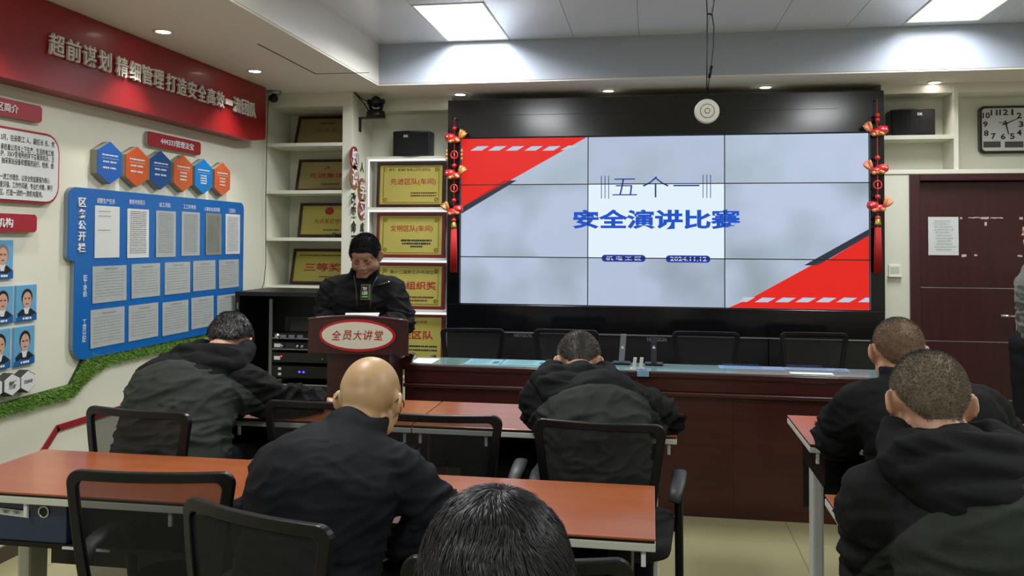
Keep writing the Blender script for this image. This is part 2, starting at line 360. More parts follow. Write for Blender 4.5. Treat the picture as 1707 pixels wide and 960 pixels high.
def wallsign(name, label, body, px0, px1, y0, y1, tx0, tx1, th=0.5, dep=0.03, yfrom=None):   # red plaque with notched corners
    X = XW+dep; z1, z0 = y0, y1; ya = yfrom if yfrom is not None else P(px0, 300, X=X).y; yb = P(px1, 300, X=X).y
    t = thing(name, label, 'sign', (XW, (ya+yb)/2, (z0+z1)/2)); c = (z1-z0)*0.16
    pts = [(ya, z0+c), (ya+c, z0), (yb-c, z0), (yb, z0+c), (yb, z1-c), (yb-c, z1), (ya+c, z1), (ya, z1-c)]
    MB().prism([(XW, y, z) for y, z in pts], (dep-0.006, 0, 0)).build('backing', mat('sign_edge', (150, 150, 138), 0.5), t)
    MB().prism([(X-0.006, y, z) for y, z in pts], (0.006, 0, 0)).build('face', signred, t)
    a, b2 = P(tx0, 300, X=X).y, P(tx1, 300, X=X).y
    text(body, (X, (a+b2)/2, (z0+z1)/2), b2-a, (z1-z0)*th, LEFT, inkwht, t, bold=0.004, depth=0.004)
Xs = XW+0.03
wallsign('wall_sign', 'small dark red notched sign with white 444333 lettering above the hexagons', '444333管理法宝', 246, 334, P(246, 218, X=Xs).z, P(246, 242, X=Xs).z, 266, 321)
wallsign('wall_sign', 'dark red notched sign 区简介 above the red-bordered text panel', '工区简介', 0, 68, P(68, 177, X=Xs).z, P(68, 205, X=Xs).z, -22, 27, yfrom=2.75)
wallsign('wall_sign', 'dark red notched sign 机构 above the portrait photos', '组织机构', 0, 63, P(63, 358, X=Xs).z, P(63, 387.5, X=Xs).z, -34, 22, yfrom=2.75)
# text panel with a rounded dark red border
X = XW+0.03; z1, z0 = P(100, 230, X=X).z, P(90, 341, X=X).z; z1 = P(0, 208.6, X=X).z; y1 = P(100, 280, X=X).y; y0 = 2.3
t = thing('text_panel', 'pale rounded panel with dark red border and black text at left edge', 'panel', (XW, y0, z0))
def lplate(name, y0, y1, z0, z1, r, xa, xb, m, t):
    pts = rounded((y0+y1)/2, (z0+z1)/2, y1-y0, z1-z0, r); return MB().prism([(xa, y, z) for y, z in pts], (xb-xa, 0, 0)).build(name, m, t)
lplate('border', y0, y1, z0, z1, 0.09, XW, X-0.004, signred, t); lplate('sheet', y0+0.012, y1-0.012, z0+0.012, z1-0.012, 0.08, X-0.005, X, paperm, t)
rows = [('3月，在册职工 人，副区长 名，党', 238, 0, 90), ('承担着公司井上下生产、生活的电工维', 258, 0, 89), ('护，35KV变电所的井下各泵房机头，主', 270, 0, 90), ('抽采泵站设备和管路的运行、检修、维', 0, 2, 89), ('一流工作理念，以安全效益最强为核心', 301, 0, 83), ('意识强，工作作风硬，专业技术精，履行', 0, 0, 88), ('区，打造一流的一流机电服务。', 0, 0, 72)]
zz = [P(88, v, X=X).z for v in (241, 256, 266, 277, 302, 314, 326)]
for k, (s, _, a, c) in enumerate(rows):
    ya, yc = P(a, 280, X=X).y, P(c, 280, X=X).y
    text(s, (X, (ya+yc)/2, zz[k]), yc-ya, 0.030, LEFT, inkblk, t, bold=0.01)
# six elongated hexagon plaques
hexs = [(163, 203, 236, 307, (24, 92, 170)), (210, 247, 245, 312, (186, 84, 44)), (251, 285, 253, 317, (12, 70, 134)), (290, 321, 259, 322, (184, 88, 48)), (325, 354, 266, 325, (10, 116, 190)), (358, 384, 272, 326, (190, 92, 54))]
hl = ['bright blue hexagon plaque, the leftmost of the row', 'orange hexagon plaque second from the left, beside the bright blue one', 'dark navy blue hexagon plaque under the 444333 sign', 'orange hexagon plaque between the navy and the light blue ones', 'light blue hexagon plaque fifth in the row', 'small orange hexagon plaque at the right end of the row']
X = XW+0.045; hz1, hz0 = P(183, 236, X=X).z, P(183, 307, X=X).z
for k, (a, c, _, _, col) in enumerate(hexs):
    ya, yc = P(a, 280, X=X).y, P(c, 280, X=X).y; m = (ya+yc)/2; hh = hz1-hz0
    pts = [(m, hz0), (yc, hz0+hh*0.23), (yc, hz1-hh*0.23), (m, hz1), (ya, hz1-hh*0.23), (ya, hz0+hh*0.23)]
    t = thing('hexagon_plaque', hl[k]+' on the left wall', 'plaque', (XW, m, (hz0+hz1)/2), group='hexagon plaques in a row above the blue board')
    MB().prism([(XW, y, z) for y, z in pts], (0.04, 0, 0)).build('body', mat('plaque_edge', (140, 138, 122), 0.5), t)
    MB().prism([(XW+0.04, y, z) for y, z in pts], (0.005, 0, 0)).build('face', mat('hex_%d_%d' % (col[0], col[2]), col, 0.28, coat=0.15), t)
    d = MB(); wd = yc-ya
    nl = (3, 3, 3, 4, 5, 4)[k]
    dashes(d, (X, ya+wd*0.16, hz0+hh*0.66), wd*0.68, hh*0.035, LEFT, 9, RND, 0.95)
    d.add([(X+0.0013, ya+wd*0.14, hz0+hh*0.60), (X+0.0013, yc-wd*0.14, hz0+hh*0.60), (X+0.0013, yc-wd*0.14, hz0+hh*0.607), (X+0.0013, ya+wd*0.14, hz0+hh*0.607)], [(0, 1, 2, 3)])
    for i in range(nl-1):
        z = hz0+hh*(0.50-i*(0.28/(nl-1)))
        for s in ((0.2, 0.5) if k < 3 else (0.32,)): dashes(d, (X, ya+wd*s, z), wd*(0.26 if k < 3 else 0.36), hh*0.04, LEFT, 4, RND, 0.9)
    tag(d.build('fine_print', mat('print_pale', (190, 200, 208), 0.5), t, clean=False), kind='stuff')
# blue notice board
X = XW+0.03; bz1, bz0 = P(118, 311, X=X).z, P(126, 602, X=X).z
yl, yl2, yr = P(114, 400, X=X).y, P(124, 500, X=X).y, P(406, 400, X=X).y; zn = P(118, 435, X=X).z
t = thing('notice_board', 'large blue notice board with rounded corners holding sixteen paper sheets', 'notice board', (XW, yl, bz0))
r = 0.05; cor = lambda cx, cy, a0, a1, rr: [(cx+rr*math.cos(math.radians(a0+(a1-a0)*k/5)), cy+rr*math.sin(math.radians(a0+(a1-a0)*k/5))) for k in range(6)]
pts = cor(yr-r, bz1-r, 0, 90, r)+cor(yl+r, bz1-r, 90, 180, r)+cor(yl+0.03, zn+0.03, 180, 270, 0.03)+[(yl2, zn)]+cor(yl2+r*1.6, bz0+r*1.6, 180, 270, r*1.6)+cor(yr-r, bz0+r, 270, 360, r)
MB().prism([(XW+0.001, y, z) for y, z in pts], (0.023, 0, 0)).build('backing', mat('board_edge', (120, 132, 140), 0.5), t)
MB().prism([(XW+0.024, y, z) for y, z in pts], (0.006, 0, 0)).build('face', boardblue, t)
for k, ch in enumerate('区务公开栏'):
    text(ch, (X, P(135, 400, X=X).y, P(135, 337+19*k, X=X).z), P(141, 400, X=X).y-P(129, 400, X=X).y, 0.047, LEFT, inkwht, t, name='raised_letter', depth=0.006, bold=0.014)
for s, x0, yy, w2 in (('调整生产任务', 162, 334, 192), ('教育考核情况', 216, 336, 242), ('竣工项目', 266, 341, 284), ('工工时考核', 306, 344, 327), ('人事安全高质量', 341, 348, 367), ('工区图示', 382, 351, 393)):
    text(s, (X, (P(x0, 300, X=X).y+P(w2, 300, X=X).y)/2, P(x0, yy, X=X).z), P(w2, 300, X=X).y-P(x0, 300, X=X).y, 0.028, LEFT, inkwht, t)
for s, yy in (('职工考勤', (463, 490)), ('工资分配', (537, 565))):
    for k, ch in enumerate(s): text(ch, (X, P(143, 400, X=X).y, P(143, yy[0]+(yy[1]-yy[0])*k/3, X=X).z), 0.03, 0.03, LEFT, inkwht, t)
papers = [[(157, 198), (211, 247), (259, 292), (302, 332), (342, 368), (375, 399)], [(154.5, 211), (219.5, 267), (275, 317), (322, 359), (365, 398)], [(152.5, 209), (216, 265), (272, 315), (320, 357), (363, 397)]]
prow = [(P(157, 343, X=X).z, P(156, 431, X=X).z), (P(156, 443, X=X).z, P(154, 505, X=X).z), (P(153, 518, X=X).z, P(152, 582, X=X).z)]
ordn = ['first', 'second', 'third', 'fourth', 'fifth', 'sixth']
for rI, row in enumerate(papers):
    for k, (a, c) in enumerate(row):
        ya, yc = P(a, 400, X=X).y, P(c, 400, X=X).y; z1, z0 = prow[rI]; dz = RND.uniform(-0.004, 0.004)
        tall = rI == 0
        pm = (paperm if k in (0, 1, 5) else (mat('old_paper', (128, 132, 118), 0.6, var=0.25, vscale=14) if k == 4 else sheetm)) if tall else sheetm
        lab = '%s sheet from the left in the %s row of the blue board' % (ordn[k], ('top', 'middle', 'bottom')[rI])
        if tall and k == 4: lab = 'darker grey-green printed sheet fifth in the top row of the blue board'
        pt = thing('paper_sheet', lab, 'paper', (X, ya, z0), group='paper sheets on the blue notice board')
        mb = MB(); n = 7; xx = lambda i, j: X+0.001+0.0016*abs(math.sin(i*1.9+k+rI))*(0.3+j/6)+(0.002 if i in (0, n) else 0)*(j/6)
        vs = [(xx(i, j), ya+(yc-ya)*i/n, z1+dz-(z1-z0)*j/6) for j in range(7) for i in range(n+1)]
        mb.add(vs, [(j*(n+1)+i, j*(n+1)+i+1, (j+1)*(n+1)+i+1, (j+1)*(n+1)+i) for j in range(6) for i in range(n)])
        sh = mb.build('sheet', pm, pt, smooth=False, clean=False); sd = sh.modifiers.new('thick', 'SOLIDIFY'); sd.thickness = 0.001
        d = MB(); xp = X+0.0045
        if tall:
            for i in range(3 if k == 0 else 22):
                z = z1-(z1-z0)*((0.10+0.03*i*i*3) if k == 0 else (0.07+0.04*i))
                dashes(d, (xp, ya+(yc-ya)*0.12, z), (yc-ya)*(0.5 if k == 0 else 0.76), 0.0035, LEFT, 7, RND, 0.9)
        else:
            dashes(d, (xp, ya+(yc-ya)*0.33, z1-(z1-z0)*0.10), (yc-ya)*0.4, 0.005, LEFT, 5, RND, 0.9)
            for i in range(9): dashes(d, (xp, ya+(yc-ya)*0.08, z1-(z1-z0)*(0.2+0.08*i)), (yc-ya)*0.84, 0.0018, LEFT, 9, RND, 0.9)
        tag(d.build('printed_lines', mat('print_pale_grey', (140, 146, 146), 0.6) if not (tall and k in (1, 4)) else mat('print_grey', (118, 122, 122), 0.6), pt, clean=False), kind='stuff')
# portraits
X = XW+0.012
pz = {0: (P(21, 400, X=X).z, P(21, 464, X=X).z), 1: (P(28, 476, X=X).z, P(28, 537, X=X).z), 2: (P(26, 546, X=X).z, P(26, 611, X=X).z)}
skin = mat('print_skin', (196, 152, 128), 0.5); hairp = mat('print_hair', (22, 22, 24), 0.5); suit = mat('print_suit', (24, 28, 36), 0.5); pblue = mat('print_blue', (96, 158, 196), 0.35, var=0.25, vscale=5)
for (row, a, c, nm, hc) in ((0, None, 21.5, 'portrait photo of an older grey-haired man, topmost at the left edge', mat('print_grey_hair', (112, 112, 112), 0.5)), (1, None, 23, 'portrait photo of a person with short dark hair, left of the middle row', hairp), (1, 28, 62, 'portrait photo of a person with swept-back hair, right of the middle row', hairp), (2, None, 20, 'portrait photo of a dark-haired person, left of the bottom row', hairp), (2, 26, 60, 'portrait photo of a young man in a dark suit, right of the bottom row', hairp)):
    z1, z0 = pz[row]; yb2 = P(c, 450, X=X).y; wd = P(62, 500, X=X).y-P(28, 500, X=X).y; ya = P(a, 450, X=X).y if a else yb2-wd
    t = thing('portrait_photo', nm, 'photo', (XW, ya, z0), group='portrait photos on the left wall')
    MB().prism([(XW, y, z) for y, z in ((ya, z0), (yb2, z0), (yb2, z1), (ya, z1))], (0.012, 0, 0)).build('print', pblue, t, bevel=0.002)
    u = lambda s: ya+(yb2-ya)*s; v = lambda s: z0+(z1-z0)*s
    def ell(cx, cz, rx, rz, x, m, n=18): return MB().add([(x, u(cx+rx*math.cos(2*math.pi*i/n)), v(cz+rz*math.sin(2*math.pi*i/n))) for i in range(n)], [tuple(range(n))]).build('printed_face' if m is skin else 'printed_hair', m, t, clean=False)
    mb = MB(); mb.add([(X+.001, u(s), v(q)) for s, q in ((0.1, 0.12), (0.95, 0.12), (0.95, 0.22), (0.72, 0.34), (0.5, 0.30), (0.28, 0.34), (0.06, 0.22))], [tuple(range(7))]); mb.build('printed_suit', suit, t, clean=False)
    mb = MB(); mb.add([(X+.0014, u(s), v(q)) for s, q in ((0.42, 0.2), (0.58, 0.2), (0.64, 0.38), (0.36, 0.38))], [(0, 1, 2, 3)]); mb.build('printed_collar', paperm, t, clean=False)
    ell(0.51, 0.66, 0.265, 0.235, X+.0018, hc); ell(0.51, 0.585, 0.215, 0.225, X+.0022, skin)
    d = MB()
    for s in (0.42, 0.60): dashes(d, (X+.0015, u(s-.05), v(0.61)), (yb2-ya)*0.11, 0.006, LEFT, 1, RND, 1.0)
    dashes(d, (X+.0015, u(0.44), v(0.465)), (yb2-ya)*0.14, 0.004, LEFT, 1, RND, 1.0); d.build('printed_features', mat('print_brown', (70, 40, 34), 0.6), t, clean=False)
    mb = MB(); mb.add([(X+.002, u(s), v(q)) for s, q in ((0, 0), (1, 0), (1, 0.22), (0.7, 0.13), (0.3, 0.16), (0, 0.12))], [tuple(range(6))]); mb.build('name_strip', mat('print_deep_blue', (22, 92, 152), 0.4), t, clean=False)
    d = MB(); dashes(d, (X+.0025, u(0.3), v(0.05)), (yb2-ya)*0.45, 0.01, LEFT, 4, RND, 0.8); tag(d.build('name_print', inkwht, t, clean=False), kind='stuff')
# outlined white hexagon tiles
X = XW+0.05; z1, z0 = P(21, 622, X=X).z, P(21, 661, X=X).z
for k, (a, c, s) in enumerate(((-22, 6, '检修'), (7.5, 35.6, '运行\n三班'), (35.6, 60.4, '风井班'))):
    ya, yc = P(a, 600, X=X).y, P(c, 600, X=X).y
    m = (ya+yc)/2; hh = z1-z0
    def hx(sc): return [(m+(y-m)*sc, (z0+z1)/2+(z-(z0+z1)/2)*sc) for y, z in [(m, z0), (yc, z0+hh*0.25), (yc, z1-hh*0.25), (m, z1), (ya, z1-hh*0.25), (ya, z0+hh*0.25)]]
    t = thing('hexagon_tile', ['white hexagon tile cut by the left photo edge, above the grass', 'white hexagon tile with two lines of black writing', 'white hexagon tile with one line of black writing, rightmost of the three'][k], 'sign', (XW, m, z0), group='outlined hexagon tiles under the portraits')
    MB().prism([(XW, y, z) for y, z in hx(1.0)], (0.046, 0, 0)).build('body', mat('hex_edge_dark', (60, 60, 60), 0.5), t)
    MB().prism([(XW+0.046, y, z) for y, z in hx(0.9)], (0.004, 0, 0)).build('face', paperm, t)
    text(s, (X, m, (z0+z1)/2), (yc-ya)*(0.45 if k == 1 else 0.62), hh*(0.34 if k == 1 else 0.16), LEFT, inkblk, t, bold=0.03)
# strip of artificial grass
X = XW+0.015
gp = [P(*p, X=X) for p in ((-60, 703), (0, 684), (118, 652), (150, 606), (180, 597), (300, 573), (432, 545))]
gw = [0.030, 0.030, 0.036, 0.072, 0.036, 0.025, 0.020]
t = thing('grass_strip', 'jagged strip of artificial green grass running under the blue board', 'artificial grass', (XW, gp[1].y, gp[1].z))
top, bot = [], []
for i, p in enumerate(gp):
    a = gp[max(i-1, 0)]; c = gp[min(i+1, len(gp)-1)]; d = (c-a).normalized(); n = Vector((0, -d.z, d.y)) if d.y != 0 else Vector((0, 0, 1))
    n = n.normalized(); top.append(p+n*gw[i]); bot.append(p-n*gw[i])
mb = MB()
for i in range(len(gp)-1):
    mb.hexa([Vector((XW+0.001, q.y, q.z)) for q in (bot[i], bot[i+1], top[i+1], top[i])], [bot[i], bot[i+1], top[i+1], top[i]])
mb.build('backing', mat('grass_backing', (34, 58, 20), 0.9), t)
g = MB(); gm = [mat('grass_blade', (112, 156, 56), 0.6), mat('grass_blade_dark', (70, 112, 36), 0.6), mat('grass_blade_light', (150, 186, 88), 0.6)]
for _ in range(15000):
    i = RND.choices(range(6), weights=[(gp[k+1]-gp[k]).length*(gw[k]+gw[k+1]) for k in range(6)])[0]; a = RND.random(); c = RND.random()
    p = (bot[i].lerp(bot[i+1], a)).lerp(top[i].lerp(top[i+1], a), c)
    L = RND.uniform(0.012, 0.028); d = Vector((RND.uniform(0.5, 1.2), RND.uniform(-0.8, 0.8), RND.uniform(-0.9, 0.5))).normalized()*L; w = Vector((RND.uniform(-.3, .3), RND.uniform(-1, 1), RND.uniform(-1, 1))).normalized()*0.0022
    g.add([p-w, p+w, p+d], [(0, 1, 2)], RND.choice((0, 0, 1, 2)))
tag(g.build('grass_blades', gm, t, clean=False), kind='stuff')
# red line decoration
X = XW+0.008; rp = [P(*p, X=X) for p in ((60, 772), (97, 714), (265, 661))]
t = MB(); w = 0.017
for a, c in ((rp[0], rp[1]), (rp[1], rp[2])):
    d = (c-a).normalized(); n = Vector((0, -d.z, d.y))*w; e = d*0.006
    t.prism([a-n-e, c-n+e, c+n+e, a+n-e], (-0.006, 0, 0))
tag(t.build('wall_stripe', mat('stripe_red', (138, 24, 34), 0.5)), 'angular thin dark red stripe on the left wall below the grass', 'wall decoration')
o = thing('wall_socket', 'small white wall socket beside the left seated man', 'socket', (XW, 0, 0)); c = P(291, 612, X=XW+0.01); o.location = c
MB().box(XW, XW+0.01, c.y-0.04, c.y+0.04, c.z-0.04, c.z+0.04).build('plate', whitem, o, bevel=0.003)
MB().box(XW+0.01, XW+0.012, c.y-0.02, c.y+0.02, c.z-0.015, c.z+0.015).build('insert', mat('socket_insert', (180, 180, 172), 0.4), o)

# ------------------------------------------------------------------ left shelves and pillar
PXL, PXR = P(570, 300, Y=YS).x, P(587, 300, Y=YS).x
def shz(y, Y=YS): return P(510, y, Y=Y).z
t = thing('built_in_shelves', 'white built-in shelf unit in the left corner holding framed plaques', 'shelves', (XW, YS, 0))
MB().box(XW, XW+0.022, YS, YB, 1.0, ZS).build('side_panel', whitem, t)
MB().box(XW+0.022, PXL, YB-0.02, YB, 1.0, ZS).build('back_panel', whitem, t)
MB().box(XW+0.022, PXL, YS, YB-0.02, shz(178), ZS).build('top_panel', whitem, t)
SZ = [shz(238), shz(317), shz(396), shz(478)]
for z in SZ: MB().box(XW+0.022, PXL, YS, YB-0.02, z-0.026, z).build('shelf', whitem, t, bevel=0.002)
pil = struct(MB().box(PXL, PXR, YS, YB, 0.0, ZS), 'trim_1', whitem, bevel=0.002)
# calligraphy on the side of the pillar (facing the video wall)
SIDE = (Vector((0, 1, 0)), Vector((0, 0, 1)), Vector((1, 0, 0)))
X = PXR
t = thing('calligraphy_panel', 'brush calligraphy 知识改变命运 学习 in dark strokes and red ovals on the white pillar', 'calligraphy', (X, YS+0.2, 1.9))
def pill_oval(px, y0, y1, m):
    c = P(px, (y0+y1)/2, X=X); rz = (P(px, y0, X=X).z-P(px, y1, X=X).z)/2; ry = 0.095
    MB().prism([(X, c.y+ry*math.cos(2*math.pi*i/24), c.z+rz*math.sin(2*math.pi*i/24)) for i in range(24)], (0.006, 0, 0)).build('oval', m, t); return c
ovred = mat('oval_red', (128, 24, 26), 0.3, coat=0.3); ovbr = mat('oval_bronze', (150, 92, 60), 0.3, metal=0.3)
for px, y0, y1, ch, m in ((590, 244, 282, '知', ovred), (590, 276, 316, '识', ovbr), (603, 297, 338, '学', ovbr), (603, 333, 367, '习', ovred)):
    c = pill_oval(px, y0, y1, m); text(ch, (X+0.007, c.y, c.z), 0.12, 0.13, SIDE, inkwht, t, name='character', depth=0.003, bold=0.02)
for px, yy, ch, s in ((589, 331, '改', 1), (589, 353, '变', 1), (589, 378, '命', 1), (589, 402, '运', 1), (603, 379, '成', .8), (603, 400, '就', .8), (603, 279, '人', .8), (603, 424, '未', .8), (603, 446, '来', .8)):
    c = P(px, yy, X=X); text(ch, c, 0.105*s, 0.095*s, SIDE, inkblk, t, name='character', depth=0.003, bold=0.02)
def plaque(label, x0, x1, z0, z1, y, lean, gm, texts, group, fr=0.022, frm=darkframe, scallop=False):
    t = thing('award_plaque', label, 'plaque', ((x0+x1)/2, y, z0), group=group)
    la = math.atan2(lean, z1-z0); L = z1-z0
    def q(x, s, d=0.0): return (x, y+lean*s/L-d*math.cos(la), z0+s*math.cos(la)*1.0+d*math.sin(la))
    mb = MB()
    def slab(a, c, s0, s1, d0, d1):
        mb.hexa([q(a, s0, d0), q(c, s0, d0), q(c, s1, d0), q(a, s1, d0)], [q(a, s0, d1), q(c, s0, d1), q(c, s1, d1), q(a, s1, d1)])
    slab(x0, x0+fr, 0, L, 0, 0.022); slab(x1-fr, x1, 0, L, 0, 0.022); slab(x0+fr, x1-fr, 0, fr, 0, 0.022); slab(x0+fr, x1-fr, L-fr, L, 0, 0.022)
    mb.build('frame', frm, t, bevel=0.003)
    mb = MB(); slab(x0+fr, x1-fr, fr, L-fr, 0.002, 0.012); mb.build('gold_plate', gm, t)
    cu, cv, cn = Vector((1, 0, 0)), Vector((0, math.sin(la), math.cos(la))), Vector((0, -math.cos(la), math.sin(la)))
    w = x1-x0
    if scallop:
        mb = MB()
        for a, c, s0, s1 in ((0.09, 0.91, 0.10, 0.112), (0.09, 0.91, 0.888, 0.90), (0.09, 0.10, 0.112, 0.888), (0.90, 0.91, 0.112, 0.888)): slab(x0+w*a, x0+w*c, L*s0, L*s1, 0.012, 0.0135)
        for a in (0.13, 0.87):
            for s in (0.17, 0.83):
                for k in range(6):
                    p = Vector(q(x0+w*(a+0.02*math.cos(k)), L*(s+0.03*math.sin(k)), 0.013)); mb.ball(p, (0.006, 0.0015, 0.006), 6, 4)
        tag(mb.build('raised_ornament', mat('gold_relief', (150, 122, 40), 0.3, metal=0.7), t), kind='stuff')
    for (s, a, c, lo, hi, m, bo) in texts:
        p = Vector(q(x0+w*(a+c)/2, L*(lo+hi)/2, 0.0125))
        if s: text(s, p, w*(c-a), L*(hi-lo), (cu, cv, cn), m, t, bold=bo)
        else:
            d = MB(); dashes(d, p-cu*w*(c-a)/2-cv*L*(hi-lo)/2, w*(c-a), L*(hi-lo), (cu, cv, cn), max(4, int(w*(c-a)/0.016)), RND, 0.92); tag(d.build('fine_print', m, t, clean=False), kind='stuff')
    return t
GR = 'framed award plaques on the built-in shelves'
ysh = YB-0.16
def sx(px, Y=ysh): return P(px, 300, Y=Y).x
SW = 0.52
plaque('dull brownish award plaque on the top shelf of the corner shelves', sx(490), sx(490)+0.46, SZ[0]+0.001, SZ[0]+0.27, ysh, 0.10, goldm2, [('先进单位', 0.35, 0.9, 0.45, 0.58, mat('ink_faint', (120, 84, 40), 0.5), 0), ('', 0.42, 0.7, 0.74, 0.78, inkbrown, 0)], GR)
plaque('gold award plaque with a small emblem on the second shelf from the top', sx(493), sx(493)+0.46, SZ[1]+0.001, SZ[1]+0.275, ysh, 0.08, goldm2, [('先进集体', 0.22, 0.85, 0.42, 0.58, inkred, .01), ('☭', 0.48, 0.58, 0.68, 0.80, inkbrown, 0.01), ('', 0.45, 0.8, 0.22, 0.25, inkbrown, 0)], GR)
plaque('gold award plaque with a round red seal on the third shelf from the top', sx(498), sx(498)+0.46, SZ[2]+0.001, SZ[2]+0.28, ysh, 0.06, goldm, [('先进基层党组织', 0.28, 0.92, 0.40, 0.54, inkred, 0), ('●', 0.46, 0.62, 0.66, 0.88, inkred, 0), ('', 0.45, 0.75, 0.2, 0.23, inkbrown, 0)], GR)
plaque('gold award plaque reading 三等奖 on the lowest corner shelf', sx(486), sx(486)+0.48, SZ[3]+0.001, SZ[3]+0.29, ysh, 0.08, goldm, [('三等奖', 0.22, 0.86, 0.36, 0.60, inkred, .02), ('', 0.12, 0.9, 0.80, 0.83, inkbrown, 0), ('', 0.5, 0.85, 0.2, 0.23, inkbrown, 0)], GR)
# small black desk microphone lying in front of the third plaque
c = Vector((P(556, 392, Y=YS+0.05).x, YS+0.06, SZ[2]+0.02))
t = thing('microphone', 'small black microphone lying on the third corner shelf', 'microphone', (c.x, c.y, SZ[2]))
MB().cyl(c+Vector((0.0, 0, 0)), c+Vector((0.09, 0.02, 0)), 0.012, 0.009).build('handle', blackp, t, smooth=True); MB().ball(c, 0.019).build('head', blackm, t, smooth=True)

# ------------------------------------------------------------------ lit display cabinet with four plaques
CYF = 6.34; cx0, cx1 = PXR+0.004, -1.535
ledw = emat('led_white', (250, 246, 250), 1.0)
t = thing('display_cabinet', 'white backlit display cabinet with gold plaques between pillar and video wall', 'display cabinet', ((cx0+cx1)/2, CYF, 0))
cz = [P(690, y, Y=CYF).z for y in (262, 347, 431, 517)]+[0.42]
MB().box(cx0, cx0+0.02, CYF-0.02, YB, 0.42, cz[0]+0.006).build('side_panel', whitem, t)
MB().box(cx1-0.02, cx1, CYF-0.02, YB, 0.42, cz[0]+0.006).build('side_panel', whitem, t)
MB().box(cx0+0.02, cx1-0.02, YB-0.02, YB, 0.42, cz[0]).build('back_panel', whitem, t)
for k in range(5): MB().box(cx0+0.02, cx1-0.02, CYF-0.02, YB-0.02, cz[k]-0.012, cz[k]+0.006).build('shelf', whitem, t)
for k in range(4): MB().box(cx0+0.022, cx1-0.022, CYF-0.019, CYF-0.006, cz[k]-0.030, cz[k]-0.013).build('light_strip', ledw, t)
for k in range(4): MB().box(cx0+0.021, cx0+0.030, CYF-0.019, CYF-0.010, cz[k+1]+0.01, cz[k]-0.032).build('light_strip', ledw, t)
MB().box(cx0, cx1, CYF-0.01, YB, 0.0, 0.405).build('base_cupboard', whitem, t, bevel=0.003)
GC = 'gold plaques in the lit display cabinet'; rf = wood('plaque_frame_red', (98, 22, 30), (112, 30, 36), 0.35, 5)
px0, px1 = P(628, 300, Y=CYF+0.02).x, P(742, 300, Y=CYF+0.02).x
pl = [('gold plaque reading 先进区队 at the top of the lit cabinet', [('先进区队(车间)', 0.2, 0.86, 0.48, 0.64, inkred, .01), ('授予：某煤矿有限公司先进区队', 0.17, 0.78, 0.80, 0.86, inkblk, 0), ('', 0.5, 0.88, 0.3, 0.33, inkbrown, 0), ('', 0.5, 0.88, 0.24, 0.27, inkbrown, 0)]),
      ('gold plaque reading 文明区队 second from the top of the lit cabinet', [('文明区队(车间)', 0.2, 0.82, 0.56, 0.72, inkred, .01), ('', 0.36, 0.82, 0.36, 0.40, inkblk, 0), ('', 0.38, 0.8, 0.29, 0.33, inkblk, 0), ('', 0.5, 0.68, 0.23, 0.26, inkblk, 0)]),
      ('gold plaque ending in 组织奖 behind the speaker\'s shoulder', [('优秀组织奖', 0.14, 0.88, 0.42, 0.60, inkred, .02), ('第十二届职工乒乓球比赛', 0.2, 0.9, 0.76, 0.84, inkblk, 0), ('', 0.3, 0.85, 0.24, 0.27, inkbrown, 0), ('', 0.5, 0.75, 0.17, 0.20, inkbrown, 0)]),
      ('gold plaque ending in 区队 low in the lit cabinet, beside the lectern', [('先进区队', 0.2, 0.84, 0.46, 0.64, inkred, .02), ('二〇一七年度', 0.42, 0.75, 0.80, 0.85, inkblk, 0), ('', 0.35, 0.9, 0.3, 0.33, inkblk, 0), ('', 0.35, 0.9, 0.22, 0.25, inkblk, 0)])]
for k, (lab, tx) in enumerate(pl):
    z0 = cz[k+1]+0.007; z1 = cz[k]-0.034
    if k == 3: z0 = 0.54-0.0; z1 = cz[k]-0.03
    if k == 3: MB().box(cx0+0.022, cx1-0.022, CYF-0.01, YB-0.02, 0.52, 0.538).build('shelf', whitem, t)
    plaque(lab, px0, px1, z0, z1, CYF+0.03, 0.025, goldm, tx, GC, fr=0.024, frm=darkframe if k == 0 else rf, scallop=(k != 3))
struct(MB().box(PXR, -1.535, CYF+0.02, YB, 2.50, ZS), 'trim_2', whitem)
def speaker_box(x, y, z, w, h, d, label, logo):
    t = thing('loudspeaker', label, 'loudspeaker', (x, y, z))
    pts = [(-w/2, 0), (-w/2, -d*0.75)]+[(-w/2+w*k/8, -d*0.75-d*0.25*math.sin(math.pi*k/8)) for k in range(1, 8)]+[(w/2, -d*0.75), (w/2, 0)]
    MB().prism([(x+a, y+b2, z) for a, b2 in pts], (0, 0, h)).build('cabinet', blackm, t, bevel=0.006)
    g = MB()
    fp = [(x-w/2*0.94+w*0.94*k/10, y-d*0.75-d*0.25*math.sin(math.pi*(0.03+0.94*k/10))-0.004) for k in range(11)]
    for k in range(10): g.add([(*fp[k], z+0.012), (*fp[k+1], z+0.012), (*fp[k+1], z+h-0.012), (*fp[k], z+h-0.012)], [(0, 1, 2, 3)])
    g.build('grille', bfab, t, smooth=True, clean=False)
    text('DK', (x+logo, y-d-0.006, z+h*0.78), w*0.12, h*0.10, FRONT, inkwht, t, name='logo', bold=0.03)
a, c = P(655, 218, Y=CYF), P(717, 218, Y=CYF)
speaker_box((a.x+c.x)/2, YB-0.01, cz[0]+0.007, c.x-a.x, P(686, 218, Y=CYF).z-cz[0]-0.01, 0.17, 'black loudspeaker with curved front on top of the lit display cabinet', -0.03)

